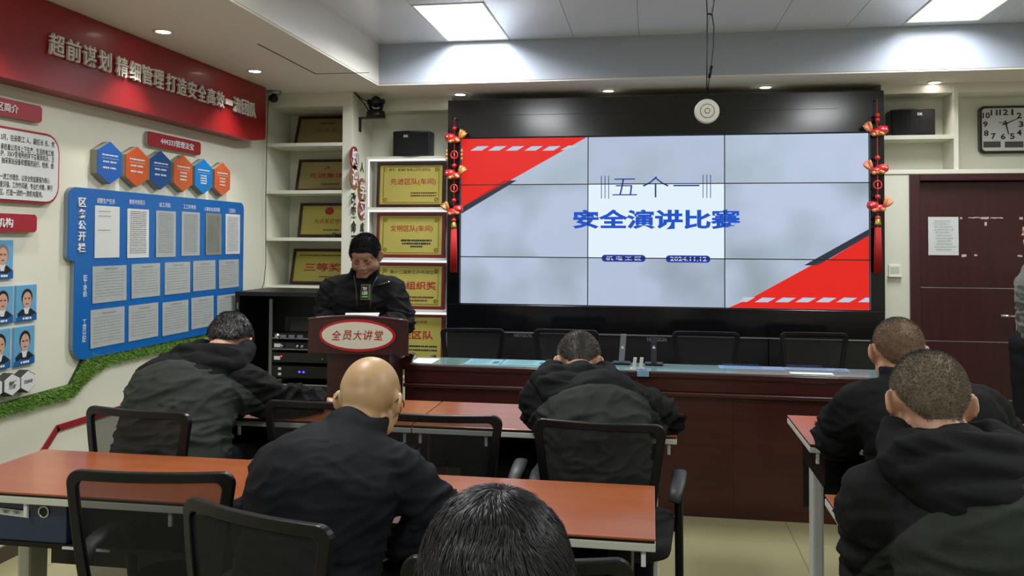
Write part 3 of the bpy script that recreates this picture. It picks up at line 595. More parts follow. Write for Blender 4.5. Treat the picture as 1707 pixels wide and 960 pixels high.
# ------------------------------------------------------------------ video wall
vz1, vz0 = P(1100, 160, Y=YV).z, 0.0
vx0, vx1 = P(747, 300, Y=YV).x, P(1473, 300, Y=YV).x
sxs = [P(768, 369, Y=YV).x, P(980, 369, Y=YV).x, P(1208, 369, Y=YV).x, P(1449, 369, Y=YV).x]
szs = [1.0085, 1.36, 1.902, 2.252]
t = thing('video_wall', 'large black-framed video wall of nine screens showing a red and white title slide', 'video wall', ((vx0+vx1)/2, YV, 0))
MB().box(vx0, vx1, YV+0.03, YB, 0, vz1).build('cabinet', blackm, t)
MB().box(vx0, vx1, YV-0.02, YV+0.03, szs[3]+0.004, vz1).build('upper_frame', blackg, t, bevel=0.003)
MB().box(vx0, vx1, YV-0.02, YV+0.03, 0.80, szs[0]-0.004).build('lower_frame', blackg, t, bevel=0.003)
MB().box(vx0, sxs[0]-0.003, YV-0.02, YV+0.03, szs[0]-0.004, szs[3]+0.004).build('side_frame', blackg, t)
MB().box(sxs[3]+0.003, vx1, YV-0.02, YV+0.03, szs[0]-0.004, szs[3]+0.004).build('side_frame', blackg, t)
MB().box(vx0+0.35, vx1-0.1, YV-0.026, YV-0.02, 0.797, 0.806).build('silver_trim', silver, t)
nd = 3
for k in range(nd+1):
    x0 = vx0+(vx1-vx0)*k/4; x1 = vx0+(vx1-vx0)*(k+1)/4
    MB().box(x0+0.003, x1-0.003, YV-0.012, YV+0.03, 0.04, 0.792).build('cabinet_door', blackm, t, bevel=0.003)
MB().box(vx0+0.3, vx1-0.3, YV-0.022, YV-0.0195, szs[3]+0.17, szs[3]+0.172).build('panel_joint', inkblk, t)
for a, c in ((857, 886), (1079, 1111)):
    ptext('HIKVISION', a, 555+(a > 1000)*7, c, 562+(a > 1000)*7, mat('logo_grey', (118, 122, 126), 0.5), t, Y=YV-0.013, bold=0.02, name='logo')
cols = {}
for i in range(3):
    for j in range(3):
        mid = (i == 1 and j == 1)
        m = emat('screen_mid', (226, 240, 252), SCREEN_E*1.25) if mid else emat('screen_%d%d' % (i, j), (200, 214, 240), SCREEN_E*(1.0, 0.97, 1.06)[i], var=0.30 if j < 2 else 0.08, vscale=1.8, rgb2=(186, 204, 216), off=i*3.1+j*7.3)
        MB().box(sxs[i]+0.0025, sxs[i+1]-0.0025, YV, YV+0.02, szs[j]+0.0025, szs[j+1]-0.0025).build('screen', m, t)
sred = emat('slide_red', (240, 40, 30), SCREEN_E*1.1); sdark = emat('slide_dark', (50, 58, 72), 0.8); swht = emat('slide_white', (208, 218, 240), SCREEN_E); sblue = emat('slide_blue', (24, 84, 200), 0.95); sblue2 = emat('slide_navy', (30, 56, 160), 0.9)
ly = [0]
def scr(pts, m, name, lay=1):
    q = [P(x, y, Y=YV) for x, y in pts]; q = [Vector((min(max(v.x, sxs[0]+.003), sxs[3]-.003), YV-0.0006*lay, min(max(v.z, szs[0]+.003), szs[3]-.003))) for v in q]
    return MB().add(q, [tuple(range(len(q)-1, -1, -1))]).build(name, m, t, clean=False)
scr([(760, 225), (976.6, 226), (976.6, 229.6), (853.5, 299), (760, 345.8)], sred, 'slide_corner_shape')
scr([(840.6, 300.6), (861.7, 300.6), (760, 356.4), (760, 346.2)], sdark, 'slide_dark_band')
for x in (735, 784, 813.5, 843, 874, 903.7):
    scr([(x, 251.2), (x+19, 250.9), (x+31, 243.6), (x+12, 243.9)], swht, 'slide_dash', 2)
scr([(934.5, 249.8), (944, 249.6), (967, 242.5), (948, 242.6)], swht, 'slide_dash', 2)
scr([(1215, 514), (1256, 495), (1351, 443), (1379, 434), (1460, 392), (1460, 522), (1215, 522)], sred, 'slide_corner_shape')
scr([(1460, 382), (1460, 392.5), (1363.5, 442.3), (1340.3, 442.3), (1353, 435)], sdark, 'slide_dark_band')
for x in (1258, 1292, 1325.6, 1359.7, 1394, 1430):
    scr([(x, 503.6), (x+21.9, 503.8), (x+34.8, 496.6), (x+13, 495.9)], swht, 'slide_dash', 2)
scr([(1232, 503), (1245, 503.2), (1259, 495.4), (1240, 495.2)], swht, 'slide_dash', 2)
yt = YV-0.0008
ptext('五', 1021, 297.5, 1062, 325.6, sblue2, t, Y=yt, bold=-0.012); ptext('个', 1071, 294, 1115, 329, sblue2, t, Y=yt, bold=-0.012); ptext('一', 1122.5, 308, 1166, 310.4, sblue2, t, Y=yt)
for x in (1002.5, 1008.6, 1014.7): scr([(x-.6, 293), (x+.6, 293), (x+.6, 331), (x-.6, 331)], sblue2, 'slide_bar', 3)
for x in (1172, 1178.2, 1184.4): scr([(x-.6, 291), (x+.6, 291), (x+.6, 330), (x-.6, 330)], sblue2, 'slide_bar', 3)
ptext('安全演讲比赛', 955, 349, 1235, 382, sblue, t, Y=yt, bold=0.035)
for a, c, y0, y1, s, u0, u1 in ((1003, 1076, 424.8, 436.3, '机 电 工 区', 1010, 1069), (1110, 1184, 425.8, 437.5, '2024.11.12', 1117, 1178)):
    p, q = P(a, (y0+y1)/2, Y=YV), P(c, (y0+y1)/2, Y=YV); hh = P(a, y0, Y=YV).z-P(a, y1, Y=YV).z
    pts = rounded((p.x+q.x)/2, (p.z+q.z)/2, q.x-p.x, hh, hh*0.48, 6)
    MB().add([(x, YV-0.0012, z) for x, z in pts], [tuple(range(len(pts)))]).build('slide_pill', sblue2, t, clean=False)
    ptext(s, u0, y0+2.3, u1, y1-2.3, emat('slide_text_white', (230, 236, 250), 0.8), t, Y=YV-0.001, bold=0.02)
for i in (1, 2): MB().box(sxs[i]-0.0035, sxs[i]+0.0035, YV-0.004, YV, szs[0], szs[3]).build('bezel', blackm, t)
for j in (1, 2):
    for i in range(3): MB().box(sxs[i]+0.0036, sxs[i+1]-0.0036, YV-0.004, YV, szs[j]-0.0035, szs[j]+0.0035).build('bezel', blackm, t)

# ------------------------------------------------------------------ hanging ornaments
orr = mat('ornament_red', (196, 32, 34), 0.35, coat=0.3); org = mat('ornament_gold', (206, 150, 84), 0.35, metal=0.4); orp = mat('ornament_peach', (214, 134, 92), 0.4)
def ornament(px, ys, label, dim=1.0):
    Y = YV-0.075; z = lambda y: P(px, y, Y=Y).z; x = P(px, 300, Y=Y).x
    t = thing('hanging_ornament', label, 'ornament', (x, Y, z(ys[0])), group='red hanging ornaments at both ends of the video wall')
    MB().tube([(x, Y, z(ys[0])), (x, Y, z(ys[-1]))], 0.0022, 6).build('cord', orr, t)
    MB().ball((x, Y+0.03, z(ys[0])), (0.008, 0.03, 0.008)).build('hook', silver, t, smooth=True)
    for yy in ys[1]: MB().ball((x, Y, z(yy)), (0.018, 0.018, 0.016)).build('bead', orr, t, smooth=True)
    for k, yy in enumerate(ys[2]):
        s = -1 if k == 2 else 1
        if px > 1000: s = -s
        c = Vector((x, Y, z(yy))); o = MB()
        o.ball(c+Vector((-0.032*s, 0, 0.004)), (0.042, 0.030, 0.032), 14, 10); o.ball(c+Vector((0.006*s, 0, -0.012)), (0.045, 0.028, 0.026), 14, 10); o.ball(c+Vector((-0.052*s, 0, 0.020)), (0.018, 0.018, 0.015))
        fish = o.build('fish', orr, t, smooth=True)
        o = MB()
        for a in (-0.9, -0.45, 0, 0.45, 0.9):      # petals and tail rising beside the body
            d = Vector((math.sin(a)*0.5+0.5*s, 0.15*math.cos(a*3), math.cos(a))).normalized()
            p = c+Vector((0.042*s, -0.006, -0.004)); o.tube([p, p+d*0.028, p+d*0.055, p+d*0.072], [0.008, 0.015, 0.011, 0.002], 8)
        o.build('tail', org if px < 1000 else orp, t, smooth=True)
        o = MB()
        for a in range(7):
            d = Vector((math.cos(a*0.9), -abs(math.sin(a*0.9))*0.5, -0.5)); o.ball(c+Vector((0.03*math.cos(a*0.9), -0.018, -0.022+0.006*math.sin(a*1.3))), (0.018, 0.010, 0.013), 8, 6)
        o.build('lotus_petals', org if k != 2 else orp, t, smooth=True)
        o = MB(); o.ball(c+Vector((-0.05*s, -0.028, 0.008)), 0.006, 8, 6); o.build('eye', inkwht, fish, smooth=True)
    for yy in ys[3]:
        c = Vector((x, Y, z(yy)))
        MB().tube([c+Vector((0.026*math.cos(2*math.pi*i/20), 0, 0.028*math.sin(2*math.pi*i/20))) for i in range(20)], 0.0055, 6, closed=True).build('ring', orr, t, smooth=True)
        MB().ball(c, (0.005, 0.004, 0.018)).build('coin', org, t, smooth=True)
        if yy < ys[2][1]:
            for sg in (-1, 1):
                o = MB().tube([c+Vector((sg*0.058, 0, 0.05)), c+Vector((sg*0.058, 0, -0.03))], 0.002, 5)
                for q in (0.028, 0.0, -0.03): o.ball(c+Vector((sg*0.058, 0, q)), (0.009, 0.009, 0.013), 8, 6)
                o.build('side_charm', org, t, smooth=True)
    MB().lathe([(0.006, 0.032), (0.016, 0.028), (0.020, 0.0), (0.021, -0.012)], (x, Y, z(ys[4])), n=12).build('tassel_cap', mat('cap_gold', (196, 168, 70), 0.3, metal=0.7), t, smooth=True)
    o = MB(); zt, zb = z(ys[5]), z(ys[6])
    for k in range(46):
        a = k*2.4; r = 0.020*math.sqrt((k+0.5)/46); o.tube([(x+r*math.cos(a), Y+r*math.sin(a)*0.7, zt), (x+r*1.25*math.cos(a), Y+r*math.sin(a), (zt+zb)/2), (x+r*1.3*math.cos(a), Y+r*math.sin(a), zb+0.006*math.sin(k))], 0.0034, 4)
    tag(o.build('tassel', mat('tassel_red', (182, 26, 26), 0.6), t, smooth=True), kind='stuff')
    return x, Y, z
ornament(757, (197, (214, 276, 334, 367), (230, 290, 350), (258, 314), 377, 381, 453), 'red and gold fish ornament with tassel hanging left of the screens')
xo, Yo, zo = ornament(1463, (165, (192, 200, 263, 328, 363), (218, 282, 344), (308,), 372, 379, 454), 'red and peach fish ornament with tassel hanging right of the screens')

# ------------------------------------------------------------------ right side: niche, shelves, speaker, clock, door
YR = 6.25
dx0, dx1 = P(1516, 400, Y=YR).x, 2.90
rz = [P(1530, y, Y=YR).z for y in (157, 225, 232, 283, 290)]
struct(MB().box(vx1+0.005, dx0, YR, YB, 0, rz[4]), 'wall_front_1', wallm)
struct(MB().box(dx1, XR, YR, YB, 0, rz[4]), 'wall_front_2', wallm)
t = thing('wall_shelf_unit', 'white open wall shelf with divider above the dark red door', 'shelves', (2.2, YR, rz[4]))
MB().box(vx1+0.005, XR, YR-0.01, YB, rz[4], rz[3]).build('lower_shelf', whitem, t, bevel=0.002)
xd0, xd1 = P(1590, 225, Y=YR).x, P(1598, 225, Y=YR).x
MB().box(vx1+0.005, xd0, YR, YB, rz[2], rz[1]).build('upper_shelf', whitem, t, bevel=0.002)
MB().box(xd0, xd1, YR, YB, rz[3], ZS).build('divider', whitem, t, bevel=0.002)
MB().box(vx1+0.005, XR, YR+0.02, YB, rz[0]+0.01, ZS).build('top_panel', soffm, t)
a, c = P(1489, 200, Y=YR+0.02), P(1563, 200, Y=YR+0.02)
speaker_box((a.x+c.x)/2, YB-0.02, rz[1]+0.001, c.x-a.x, P(1525, 180, Y=YR).z-rz[1], 0.19, 'black loudspeaker with curved front on the shelf right of the video wall', 0.03)
# clock
Y = YB-0.035; a = P(1632, 177, Y=Y); c = P(1632, 256, Y=Y); cw = 0.46; cxm = P(1676, 207, Y=Y)
x0 = a.x; x1 = cxm.x+(cxm.x-x0); zt, zb = a.z, c.z
t = thing('wall_clock', 'square wall clock with dark frame and bold numerals at the right edge', 'clock', ((x0+x1)/2, YB, zb))
pts = rounded((x0+x1)/2, (zt+zb)/2, x1-x0, zt-zb, 0.035); MB().prism([(x, YB, z) for x, z in pts], (0, -0.035, 0)).build('case', mat('clock_case', (34, 28, 24), 0.3), t, bevel=0.004)
pts = rounded((x0+x1)/2, (zt+zb)/2, x1-x0-0.036, zt-zb-0.036, 0.025); MB().prism([(x, Y, z) for x, z in pts], (0, -0.003, 0)).build('dial', mat('clock_dial', (196, 196, 198), 0.4), t)
Yd = Y-0.003; cm = Vector((cxm.x, Yd, P(1672, 206, Y=Y).z))
for s, u, v in (('12', 1673, 187), ('11', 1657, 187.5), ('10', 1644, 192.5), ('9', 1642.5, 207), ('8', 1644, 222), ('7', 1656, 227), ('6', 1672, 227.5), ('5', 1687.5, 227), ('4', 1699, 221), ('3', 1702, 207), ('2', 1699, 192.5), ('1', 1687.5, 187)):
    w = {'12': .058, '11': .045, '10': .050}.get(s, .032 if s != '1' else .014)
    text(s, P(u, v, Y=Yd), w, .042, FRONT, inkblk, t, name='numeral', bold=0.03)
for sx0, sx1 in ((1639, 1668), (1675, 1706)):
    p, q = P(sx0, 236, Y=Yd), P(sx1, 245.5, Y=Yd); MB().box(p.x, q.x, Yd-0.002, Yd, q.z, p.z).build('display_strip', mat('lcd_dark', (72, 72, 68), 0.3), t)
def hand(u, v, w, back=0.25):
    p = P(u, v, Y=Yd); d = p-cm; d.y = 0; n = Vector((-d.z, 0, d.x)).normalized()*w; q = cm-d*back; e = Vector((0, -0.005, 0))
    MB().prism([q-n+e, cm+d-n*0.5+e, cm+d+n*0.5+e, q+n+e], (0, -0.002, 0)).build('hand', inkblk, t)
hand(1698, 197, 0.004); hand(1681, 224, 0.005); hand(1664, 203.5, 0.002, 0.3)
MB().cyl(cm, cm+Vector((0, -0.010, 0)), 0.006).build('hub', inkblk, t)
# door
YD = YR+0.05
d0 = P(1529, 400, Y=YD).x; dzt = P(1560, 302, Y=YD).z; ftop = rz[4]
dr = thing('door_1', None, None, ((dx0+dx1)/2, YD, 0)); dr['kind'] = 'structure'
MB().box(dx0, d0, YR-0.02, YD+0.06, 0, ftop-0.002).build('jamb', doorwood, dr, bevel=0.004); MB().box(dx1-0.08, dx1, YR-0.02, YD+0.06, 0, ftop-0.002).build('jamb', doorwood, dr, bevel=0.004)
MB().box(d0, dx1-0.08, YR-0.02, YD+0.06, dzt, ftop-0.002).build('head_frame', doorwood, dr, bevel=0.004)
zs = [P(1690, y, Y=YD).z for y in (481, 571)]
lf = MB()
for z0, z1 in ((0.01, zs[1]-0.05-0.004), (zs[1]-0.046, zs[1]-0.004)): pass
bounds = [0.01, P(1690, 668, Y=YD).z, zs[1], zs[0], dzt-0.004]
leafs = [MB().box(d0+0.003, dx1-0.083, YD, YD+0.045, bounds[k]+0.003, bounds[k+1]-0.003).build('door_panel', doorwood, dr, bevel=0.002) for k in range(4)]
for k in (1, 2, 3): MB().box(d0+0.003, dx1-0.083, YD+0.001, YD+0.04, bounds[k]-0.003, bounds[k]+0.003).build('metal_inlay', silver, dr)
hp = P(1668, 526.5, Y=YD-0.05); h2 = P(1703, 527.5, Y=YD-0.05)
MB().tube([hp, h2, h2+Vector((0.004, 0.05, 0))], 0.009, 10).build('door_handle', chrome, dr, smooth=True); MB().box(h2.x-0.022, h2.x+0.024, YD-0.008, YD, h2.z-0.11, h2.z+0.07).build('lock_plate', chrome, dr, bevel=0.003)
for yy in ((345, 369), (510, 534)):
    p, q = P(1529.5, yy[0], Y=YD-0.01), P(1529.5, yy[1], Y=YD-0.01); MB().cyl((p.x, YD-0.006, q.z), (p.x, YD-0.006, p.z), 0.006).build('hinge', silver, dr)
pn = thing('paper_notice', 'white printed paper taped to the dark red door', 'paper', P(1572, 425, Y=YD))
p, q = P(1547, 361.5, Y=YD-0.002), P(1598, 425.5, Y=YD-0.002)
mb = MB(); n = 8
vs = [(p.x+(q.x-p.x)*i/n, YD-0.003-0.004*abs(math.sin(i*1.3+j*0.8))*(j/n), p.z+(q.z-p.z)*j/n) for j in range(n+1) for i in range(n+1)]
mb.add(vs, [(j*(n+1)+i, (j+1)*(n+1)+i, (j+1)*(n+1)+i+1, j*(n+1)+i+1) for j in range(n) for i in range(n)])
mb.build('sheet', paperm, pn, smooth=True, clean=False)
d = MB(); 
for k in range(11): dashes(d, (p.x+0.03+RND.uniform(0, .03), YD-0.009, p.z-0.03-k*0.02), 0.13+RND.uniform(-.04, .02), 0.003, FRONT, 8, RND, 0.9)
tag(d.build('printed_lines', mat('print_grey', (118, 122, 122), 0.6), pn, clean=False), kind='stuff')
tp = mat('torn_tape', (206, 176, 176), 0.6)
tres = thing('tape_remnants', 'torn pale tape remnants on the door right of the paper notice', 'tape', P(1640, 374, Y=YD))
for u0, u1, v0, h in ((1600, 1604, 362, 3), (1614, 1637, 362, 1.6), (1636, 1648, 361.5, 4), (1650, 1672, 362.5, 1.6), (1641, 1645, 370, 6), (1603, 1611, 424, 4), (1624, 1629, 424, 3), (1699, 1705, 362, 4), (1696, 1704, 425, 3)):
    a, c = P(u0, v0, Y=YD), P(u1, v0+h, Y=YD); nn = 6; top = [(a.x+(c.x-a.x)*i/nn, YD, a.z+RND.uniform(-.002, .002)) for i in range(nn+1)]; bo = [(a.x+(c.x-a.x)*i/nn, YD, c.z+RND.uniform(-.003, .003)) for i in range(nn, -1, -1)]
    MB().prism(top+bo, (0, -0.0012, 0)).build('tape_strip', tp, tres)
c = P(1491, 452, Y=YR); sw = thing('light_switch', 'small square white switch plate on the wall beside the door', 'switch', c)
MB().box(c.x-0.04, c.x+0.04, YR-0.012, YR, c.z-0.03, c.z+0.045).build('plate', whitem, sw, bevel=0.004); MB().box(c.x-0.046, c.x+0.046, YR-0.03, YR, c.z-0.04, c.z-0.03).build('ledge', whitem, sw, bevel=0.002)
MB().box(c.x-0.028, c.x+0.028, YR-0.015, YR-0.011, c.z-0.018, c.z+0.033).build('rocker', mat('switch_grey', (190, 188, 178), 0.4), sw, bevel=0.002)

# ------------------------------------------------------------------ cameras, pendant
c = P(603, 193, X=PXR+0.04); bx = PXR
t = thing('conference_camera', 'black pan-tilt conference camera on a bracket high on the white pillar', 'camera', (bx, c.y, c.z))
yk = YS+0.16; zk = P(610, 198, X=PXR+0.05).z
MB().box(bx, bx+0.006, yk-0.03, yk+0.02, zk-0.10, zk+0.01).box(bx+0.006, bx+0.20, yk-0.05, yk+0.02, zk, zk+0.008).build('bracket', blackp, t, bevel=0.002)
cc = Vector((bx+0.135, yk-0.02, zk+0.008))
MB().lathe([(0.070, 0), (0.074, 0.01), (0.070, 0.04), (0.045, 0.058), (0.0, 0.06)], cc, n=28).build('base', blackp, t, smooth=True)
for s in (-1, 1): MB().tube([cc+Vector((s*0.035, 0, 0.055)), cc+Vector((s*0.045, 0, 0.085)), cc+Vector((s*0.05, 0, 0.115))], [(0.012, 0.018)]*3, 8).build('yoke_arm', blackp, t, smooth=True)
MB().ball(cc+Vector((0, 0, 0.12)), (0.042, 0.045, 0.045), 20, 14).build('camera_head', blackm, t, smooth=True); MB().cyl(cc+Vector((-0.066, 0, 0.12)), cc+Vector((0.066, 0, 0.12)), 0.020).build('pivot', blackp, t, smooth=True)
MB().cyl(cc+Vector((0.01, -0.04, 0.118)), cc+Vector((0.014, -0.056, 0.116)), 0.024, 0.020).build('lens', blackg, t, smooth=True)
cw = MB()
for dxx in (0, 0.012):
    pp = [Vector((bx+0.002, YS+0.02, P(588, 153, X=PXR).z)), Vector((bx+0.03+dxx, YS+0.06, P(595, 165, X=PXR).z)), Vector((bx+0.06+dxx*2, YS+0.1, zk+0.10+dxx*2)), Vector((bx+0.09, yk, zk+0.03))]; cw.tube(pp, 0.004, 6)
cw.build('cable', blackp, t, smooth=True)
t = thing('security_camera', 'small security camera tucked under the soffit at the red banner end', 'camera', P(456, 145, Y=YS-0.12))
c = P(457, 143, Y=YS-0.10); c.z = ZS
MB().lathe([(0.055, 0), (0.055, -0.018), (0.03, -0.03), (0.0, -0.03)], c, n=24).build('mount', silver, t, smooth=True)
MB().ball(c+Vector((0.0, -0.01, -0.055)), (0.035, 0.04, 0.033), 18, 12).build('housing', blackp, t, smooth=True); MB().tube([c+Vector((-0.04, -0.03, -0.05)), c+Vector((0.0, -0.04, -0.02)), c+Vector((0.03, -0.03, -0.005))], 0.006, 6).build('bracket', whitem, t, smooth=True)
pp = [P(u, v, X=XW+0.035) for u, v in ((447, 170), (445, 230), (443, 330), (443, 440), (440, 470), (434, 492))]
MB().tube([c+Vector((-0.04, 0, -0.04))]+pp, 0.003, 6).build('cable', blackp, t, smooth=True)
YP = 4.0; c = P(1178, 186, Y=YP); top = P(1182, 0, Y=YP); R = 20.0/F*YP*1.0
t = thing('pendant_sensor', 'round white disc device hanging face-on from a black cord', 'ceiling device', c)
MB().lathe([(0.0, -0.006), (R*0.9, -0.006), (R, 0.0), (R, 0.012), (R*0.93, 0.020), (R*0.60, 0.022), (R*0.58, 0.018), (R*0.54, 0.018), (R*0.52, 0.024), (R*0.24, 0.025), (R*0.22, 0.020), (R*0.18, 0.020), (R*0.16, 0.026), (0.0, 0.026)], c, (0.08, -1, 0), n=40).build('disc', mat('device_white', (214, 214, 204), 0.4), t, smooth=False, bevel=0)
MB().lathe([(R*0.57, 0.0185), (R*0.55, 0.0190)], c, (0.08, -1, 0), n=40).lathe([(R*0.22, 0.0205), (R*0.19, 0.0215)], c, (0.08, -1, 0), n=40).build('ring_groove', mat('device_grey', (120, 120, 112), 0.5), t)
kn = P(1179, 24, Y=YP); k2 = P(1187, 25, Y=YP)
MB().tube([c+Vector((0, 0.004, R*0.97)), P(1178.5, 100, Y=YP), kn, P(1178, 0, Y=YP), Vector((kn.x, YP, ZC))], 0.0028, 6).tube([k2, P(1190, 45, Y=YP), P(1189, 80, Y=YP), P(1184, 120, Y=YP), P(1179, 155, Y=YP)], 0.0026, 6).tube([kn, P(1183, 23, Y=YP), k2], 0.004, 6).tube([k2, P(1190, 5, Y=YP), Vector((k2.x+0.01, YP, ZC))], 0.0018, 5).build('cord', blackp, t, smooth=True)
MB().tube([P(1186.5, 110, Y=YP), P(1182, 130, Y=YP)], 0.007, 8).build('connector', blackp, t, smooth=True)

# ------------------------------------------------------------------ equipment rack
RY = 5.5; rx0 = XW+0.06; rx1 = P(560, 487, Y=RY).x; rzt = P(480, 487, Y=RY).z
t = thing('equipment_rack', 'tall black equipment rack full of audio devices behind the lectern', 'equipment rack', ((rx0+rx1)/2, RY, 0))
for x in (rx0, rx1-0.03): MB().box(x, x+0.03, RY, YS-0.03, 0.06, rzt-0.03).build('side_panel', blackm, t, bevel=0.003)
MB().box(rx0, rx1, RY-0.01, YS-0.03, rzt-0.03, rzt).build('top', blackm, t, bevel=0.004); MB().box(rx0, rx1, RY, YS-0.03, 0.06, 0.09).build('bottom', blackm, t)
MB().box(rx0+0.03, rx1-0.03, YS-0.06, YS-0.03, 0.09, rzt-0.03).build('back', blackm, t)
rl = P(452, 560, Y=RY+0.03).x
MB().box(rl-0.012, rl+0.010, RY+0.02, RY+0.035, 0.1, rzt-0.05).build('rail', mat('rail_grey', (112, 112, 114), 0.4, metal=0.5), t); MB().box(rx1-0.06, rx1-0.035, RY+0.02, RY+0.035, 0.1, rzt-0.05).build('rail', mat('rail_grey', (112, 112, 114), 0.4), t)
ux0, ux1 = rl+0.012, rx1-0.062; Z = lambda y: P(490, y, Y=RY).z; X_ = lambda px: P(px, 560, Y=RY).x
def unit(name, label, y0, y1, m, dep=0.35, x0=None, x1=None):
    u = thing(name, label, 'audio device', ((ux0+ux1)/2, RY+0.04, Z(y1))); u2 = MB().box(x0 or ux0, x1 or ux1, RY+0.025, RY+dep, Z(y1), Z(y0)).build('case', m, u, bevel=0.003); return u
shm = mat('rack_shelf', (128, 130, 132), 0.4, metal=0.4)
MB().box(ux0, ux1, RY+0.02, RY+0.4, Z(566), Z(564)).build('shelf', shm, t); MB().box(ux0, ux1, RY+0.02, RY+0.4, Z(584), Z(582)).build('shelf', shm, t)
u = thing('monitor', 'small dark monitor standing inside the rack', 'monitor', (X_(492), RY+0.1, Z(562)))
MB().box(X_(466), X_(514), RY+0.09, RY+0.12, Z(559), Z(530)).build('screen', blackg, u, bevel=0.004); MB().box(X_(466), X_(473), RY+0.086, RY+0.09, Z(559), Z(530)).build('bezel', blackp, u)
MB().box(X_(480), X_(500), RY+0.07, RY+0.16, Z(564), Z(559)).build('stand', blackp, u)
u = unit('mixer', 'audio mixer with pale knobs on the upper rack shelf', 564, 556, blackp)
for k in range(3): MB().box(X_(466+14*k), X_(475+14*k), RY+0.012, RY+0.026, Z(564), Z(559)).build('label_plate', mat('grey_label', (110, 118, 128), 0.5), u)
MB().ball((X_(461), RY+0.015, Z(561)), 0.022).build('knob', chrome, u, smooth=True)
u = unit('receiver', 'wireless receiver with white label on the middle rack shelf', 582, 571, blackp)
MB().box(X_(455), X_(466), RY+0.021, RY+0.026, Z(580), Z(574)).build('label_plate', inkwht, u); MB().box(X_(474), X_(490), RY+0.021, RY+0.026, Z(581), Z(573)).build('display', blackg, u)
for px in (468, 494, 502): MB().ball((X_(px), RY+0.018, Z(578)), 0.012, 10, 8).build('knob', silver, u, smooth=True)
u = unit('rack_unit', 'flat black rack unit with red indicator light', 605, 589, blackm)
MB().box(X_(455), X_(465), RY+0.021, RY+0.026, Z(601), Z(595)).build('label_plate', inkwht, u); MB().ball((X_(467), RY+0.022, Z(595)), 0.006, 8, 6).build('indicator', emat('led_red', (255, 40, 40), 2.5), u)
MB().ball((X_(536), RY+0.022, Z(598)), 0.006, 8, 6).build('screw', chrome, u)
u = unit('amplifier', 'black power amplifier with two blue lights in the rack', 631, 611, blackp)
for px in (497.5, 504.5): MB().ball((X_(px), RY+0.022, Z(620.5)), (0.009, 0.006, 0.007), 8, 6).build('indicator', emat('led_blue', (70, 70, 255), 3.0), u)
for yy in (614, 623): MB().box(X_(462), X_(467), RY+0.021, RY+0.026, Z(yy+4), Z(yy)).build('label_plate', paperm, u)
u = MB().box(ux0, ux1, RY+0.025, RY+0.35, Z(662), Z(643)).build('drawer', blackm, t, bevel=0.003)
MB().box(ux0, ux1, RY+0.015, RY+0.028, Z(643), Z(641)).build('lip', silver, u); MB().ball((X_(532), RY+0.02, Z(660)), 0.012, 10, 8).build('knob', chrome, u, smooth=True)
MB().box(rx0+0.012, rx0+0.022, RY-0.004, RY, Z(517), Z(506)).build('door_catch', silver, t)

# ------------------------------------------------------------------ lectern
LY = 4.40; t = None
lx = lambda px, y=560: P(px, y, Y=LY).x
lz = lambda y, px=596: P(px, y, Y=LY).z
t = thing('lectern', 'dark red wooden lectern with an oval white sign on its front', 'lectern', (lx(596), LY+0.2, 0))
xl, xr = lx(514), lx(679)
arc = [(xl+(xr-xl)*k/12, lz(534)+(lz(528)-lz(534))*math.sin(math.pi*k/12)) for k in range(13)]
MB().prism([(xl-0.004, LY, lz(591))]+[(xr+0.002, LY, lz(591))]+[(x, LY, z) for x, z in reversed(arc)], (0, 0.025, 0)).build('front_panel', lectwood, t, bevel=0.003)
for xa, xb, sg in ((xl, xl+0.04, 1), (xr, xr-0.11, -1)):
    MB().hexa([(xa, LY+0.025, lz(591)), (xa+0.018*sg, LY+0.025, lz(591)), (xb+0.018*sg, LY+0.36, lz(591)), (xb, LY+0.36, lz(591))], [(xa, LY+0.025, lz(534)-0.01), (xa+0.018*sg, LY+0.025, lz(534)-0.01), (xb+0.018*sg, LY+0.36, lz(534)-0.08), (xb, LY+0.36, lz(534)-0.08)]).build('side_panel', lectwood, t, bevel=0.002)
mb = MB(); mb.hexa([(xl+.02, LY+.025, lz(534)-.02), (xr-.02, LY+.025, lz(534)-.02), (xr-.13, LY+.36, lz(534)-.09), (xl+.06, LY+.36, lz(534)-.09)], [(xl+.02, LY+.025, lz(534)-.04), (xr-.02, LY+.025, lz(534)-.04), (xr-.13, LY+.36, lz(534)-.11), (xl+.06, LY+.36, lz(534)-.11)]); mb.build('reading_top', lectwood, t)
MB().tube([(x, LY-0.001, z+0.004) for x, z in arc], 0.006, 8).build('edge_moulding', mat('lectern_edge', (92, 50, 54), 0.3, coat=0.4), t, smooth=True)
bx0, bx1 = P(546, 620, Y=LY+0.05).x, P(650, 620, Y=LY+0.05).x
MB().box(bx0, bx1, LY+0.04, LY+0.30, 0.08, lz(591)).build('column', lectwood, t, bevel=0.004); MB().box(bx0-0.02, bx1+0.02, LY+0.02, LY+0.38, 0.0, 0.08).build('base', lectwood, t, bevel=0.006)
def oval(px, py, rx, ry, d0, d1, m, nm):
    c = P(px, py, Y=LY); a = abs(P(px+rx, py, Y=LY).x-c.x); b2 = abs(P(px, py+ry, Y=LY).z-c.z)
    MB().prism([(c.x+a*math.cos(2*math.pi*i/40), LY-d0, c.z+b2*math.sin(2*math.pi*i/40)) for i in range(40)], (0, d0-d1, 0)).build(nm, m, t)
oval(595.5, 559, 64, 27, 0.0, 0.004, mat('oval_rim_red', (178, 26, 36), 0.4), 'oval_rim'); oval(595.5, 559, 59.5, 22.5, 0.004, 0.006, mat('oval_cream', (214, 208, 190), 0.4), 'oval_plate')
for k, ch in enumerate('全员大讲堂'): ptext(ch, 553+17.6*k, 550.5, 568.5+17.6*k, 567, inkred, t, Y=LY-0.006, name='character', shear=0.18, bold=0.012)
pz = P(604, 524, Y=LY+0.04).z
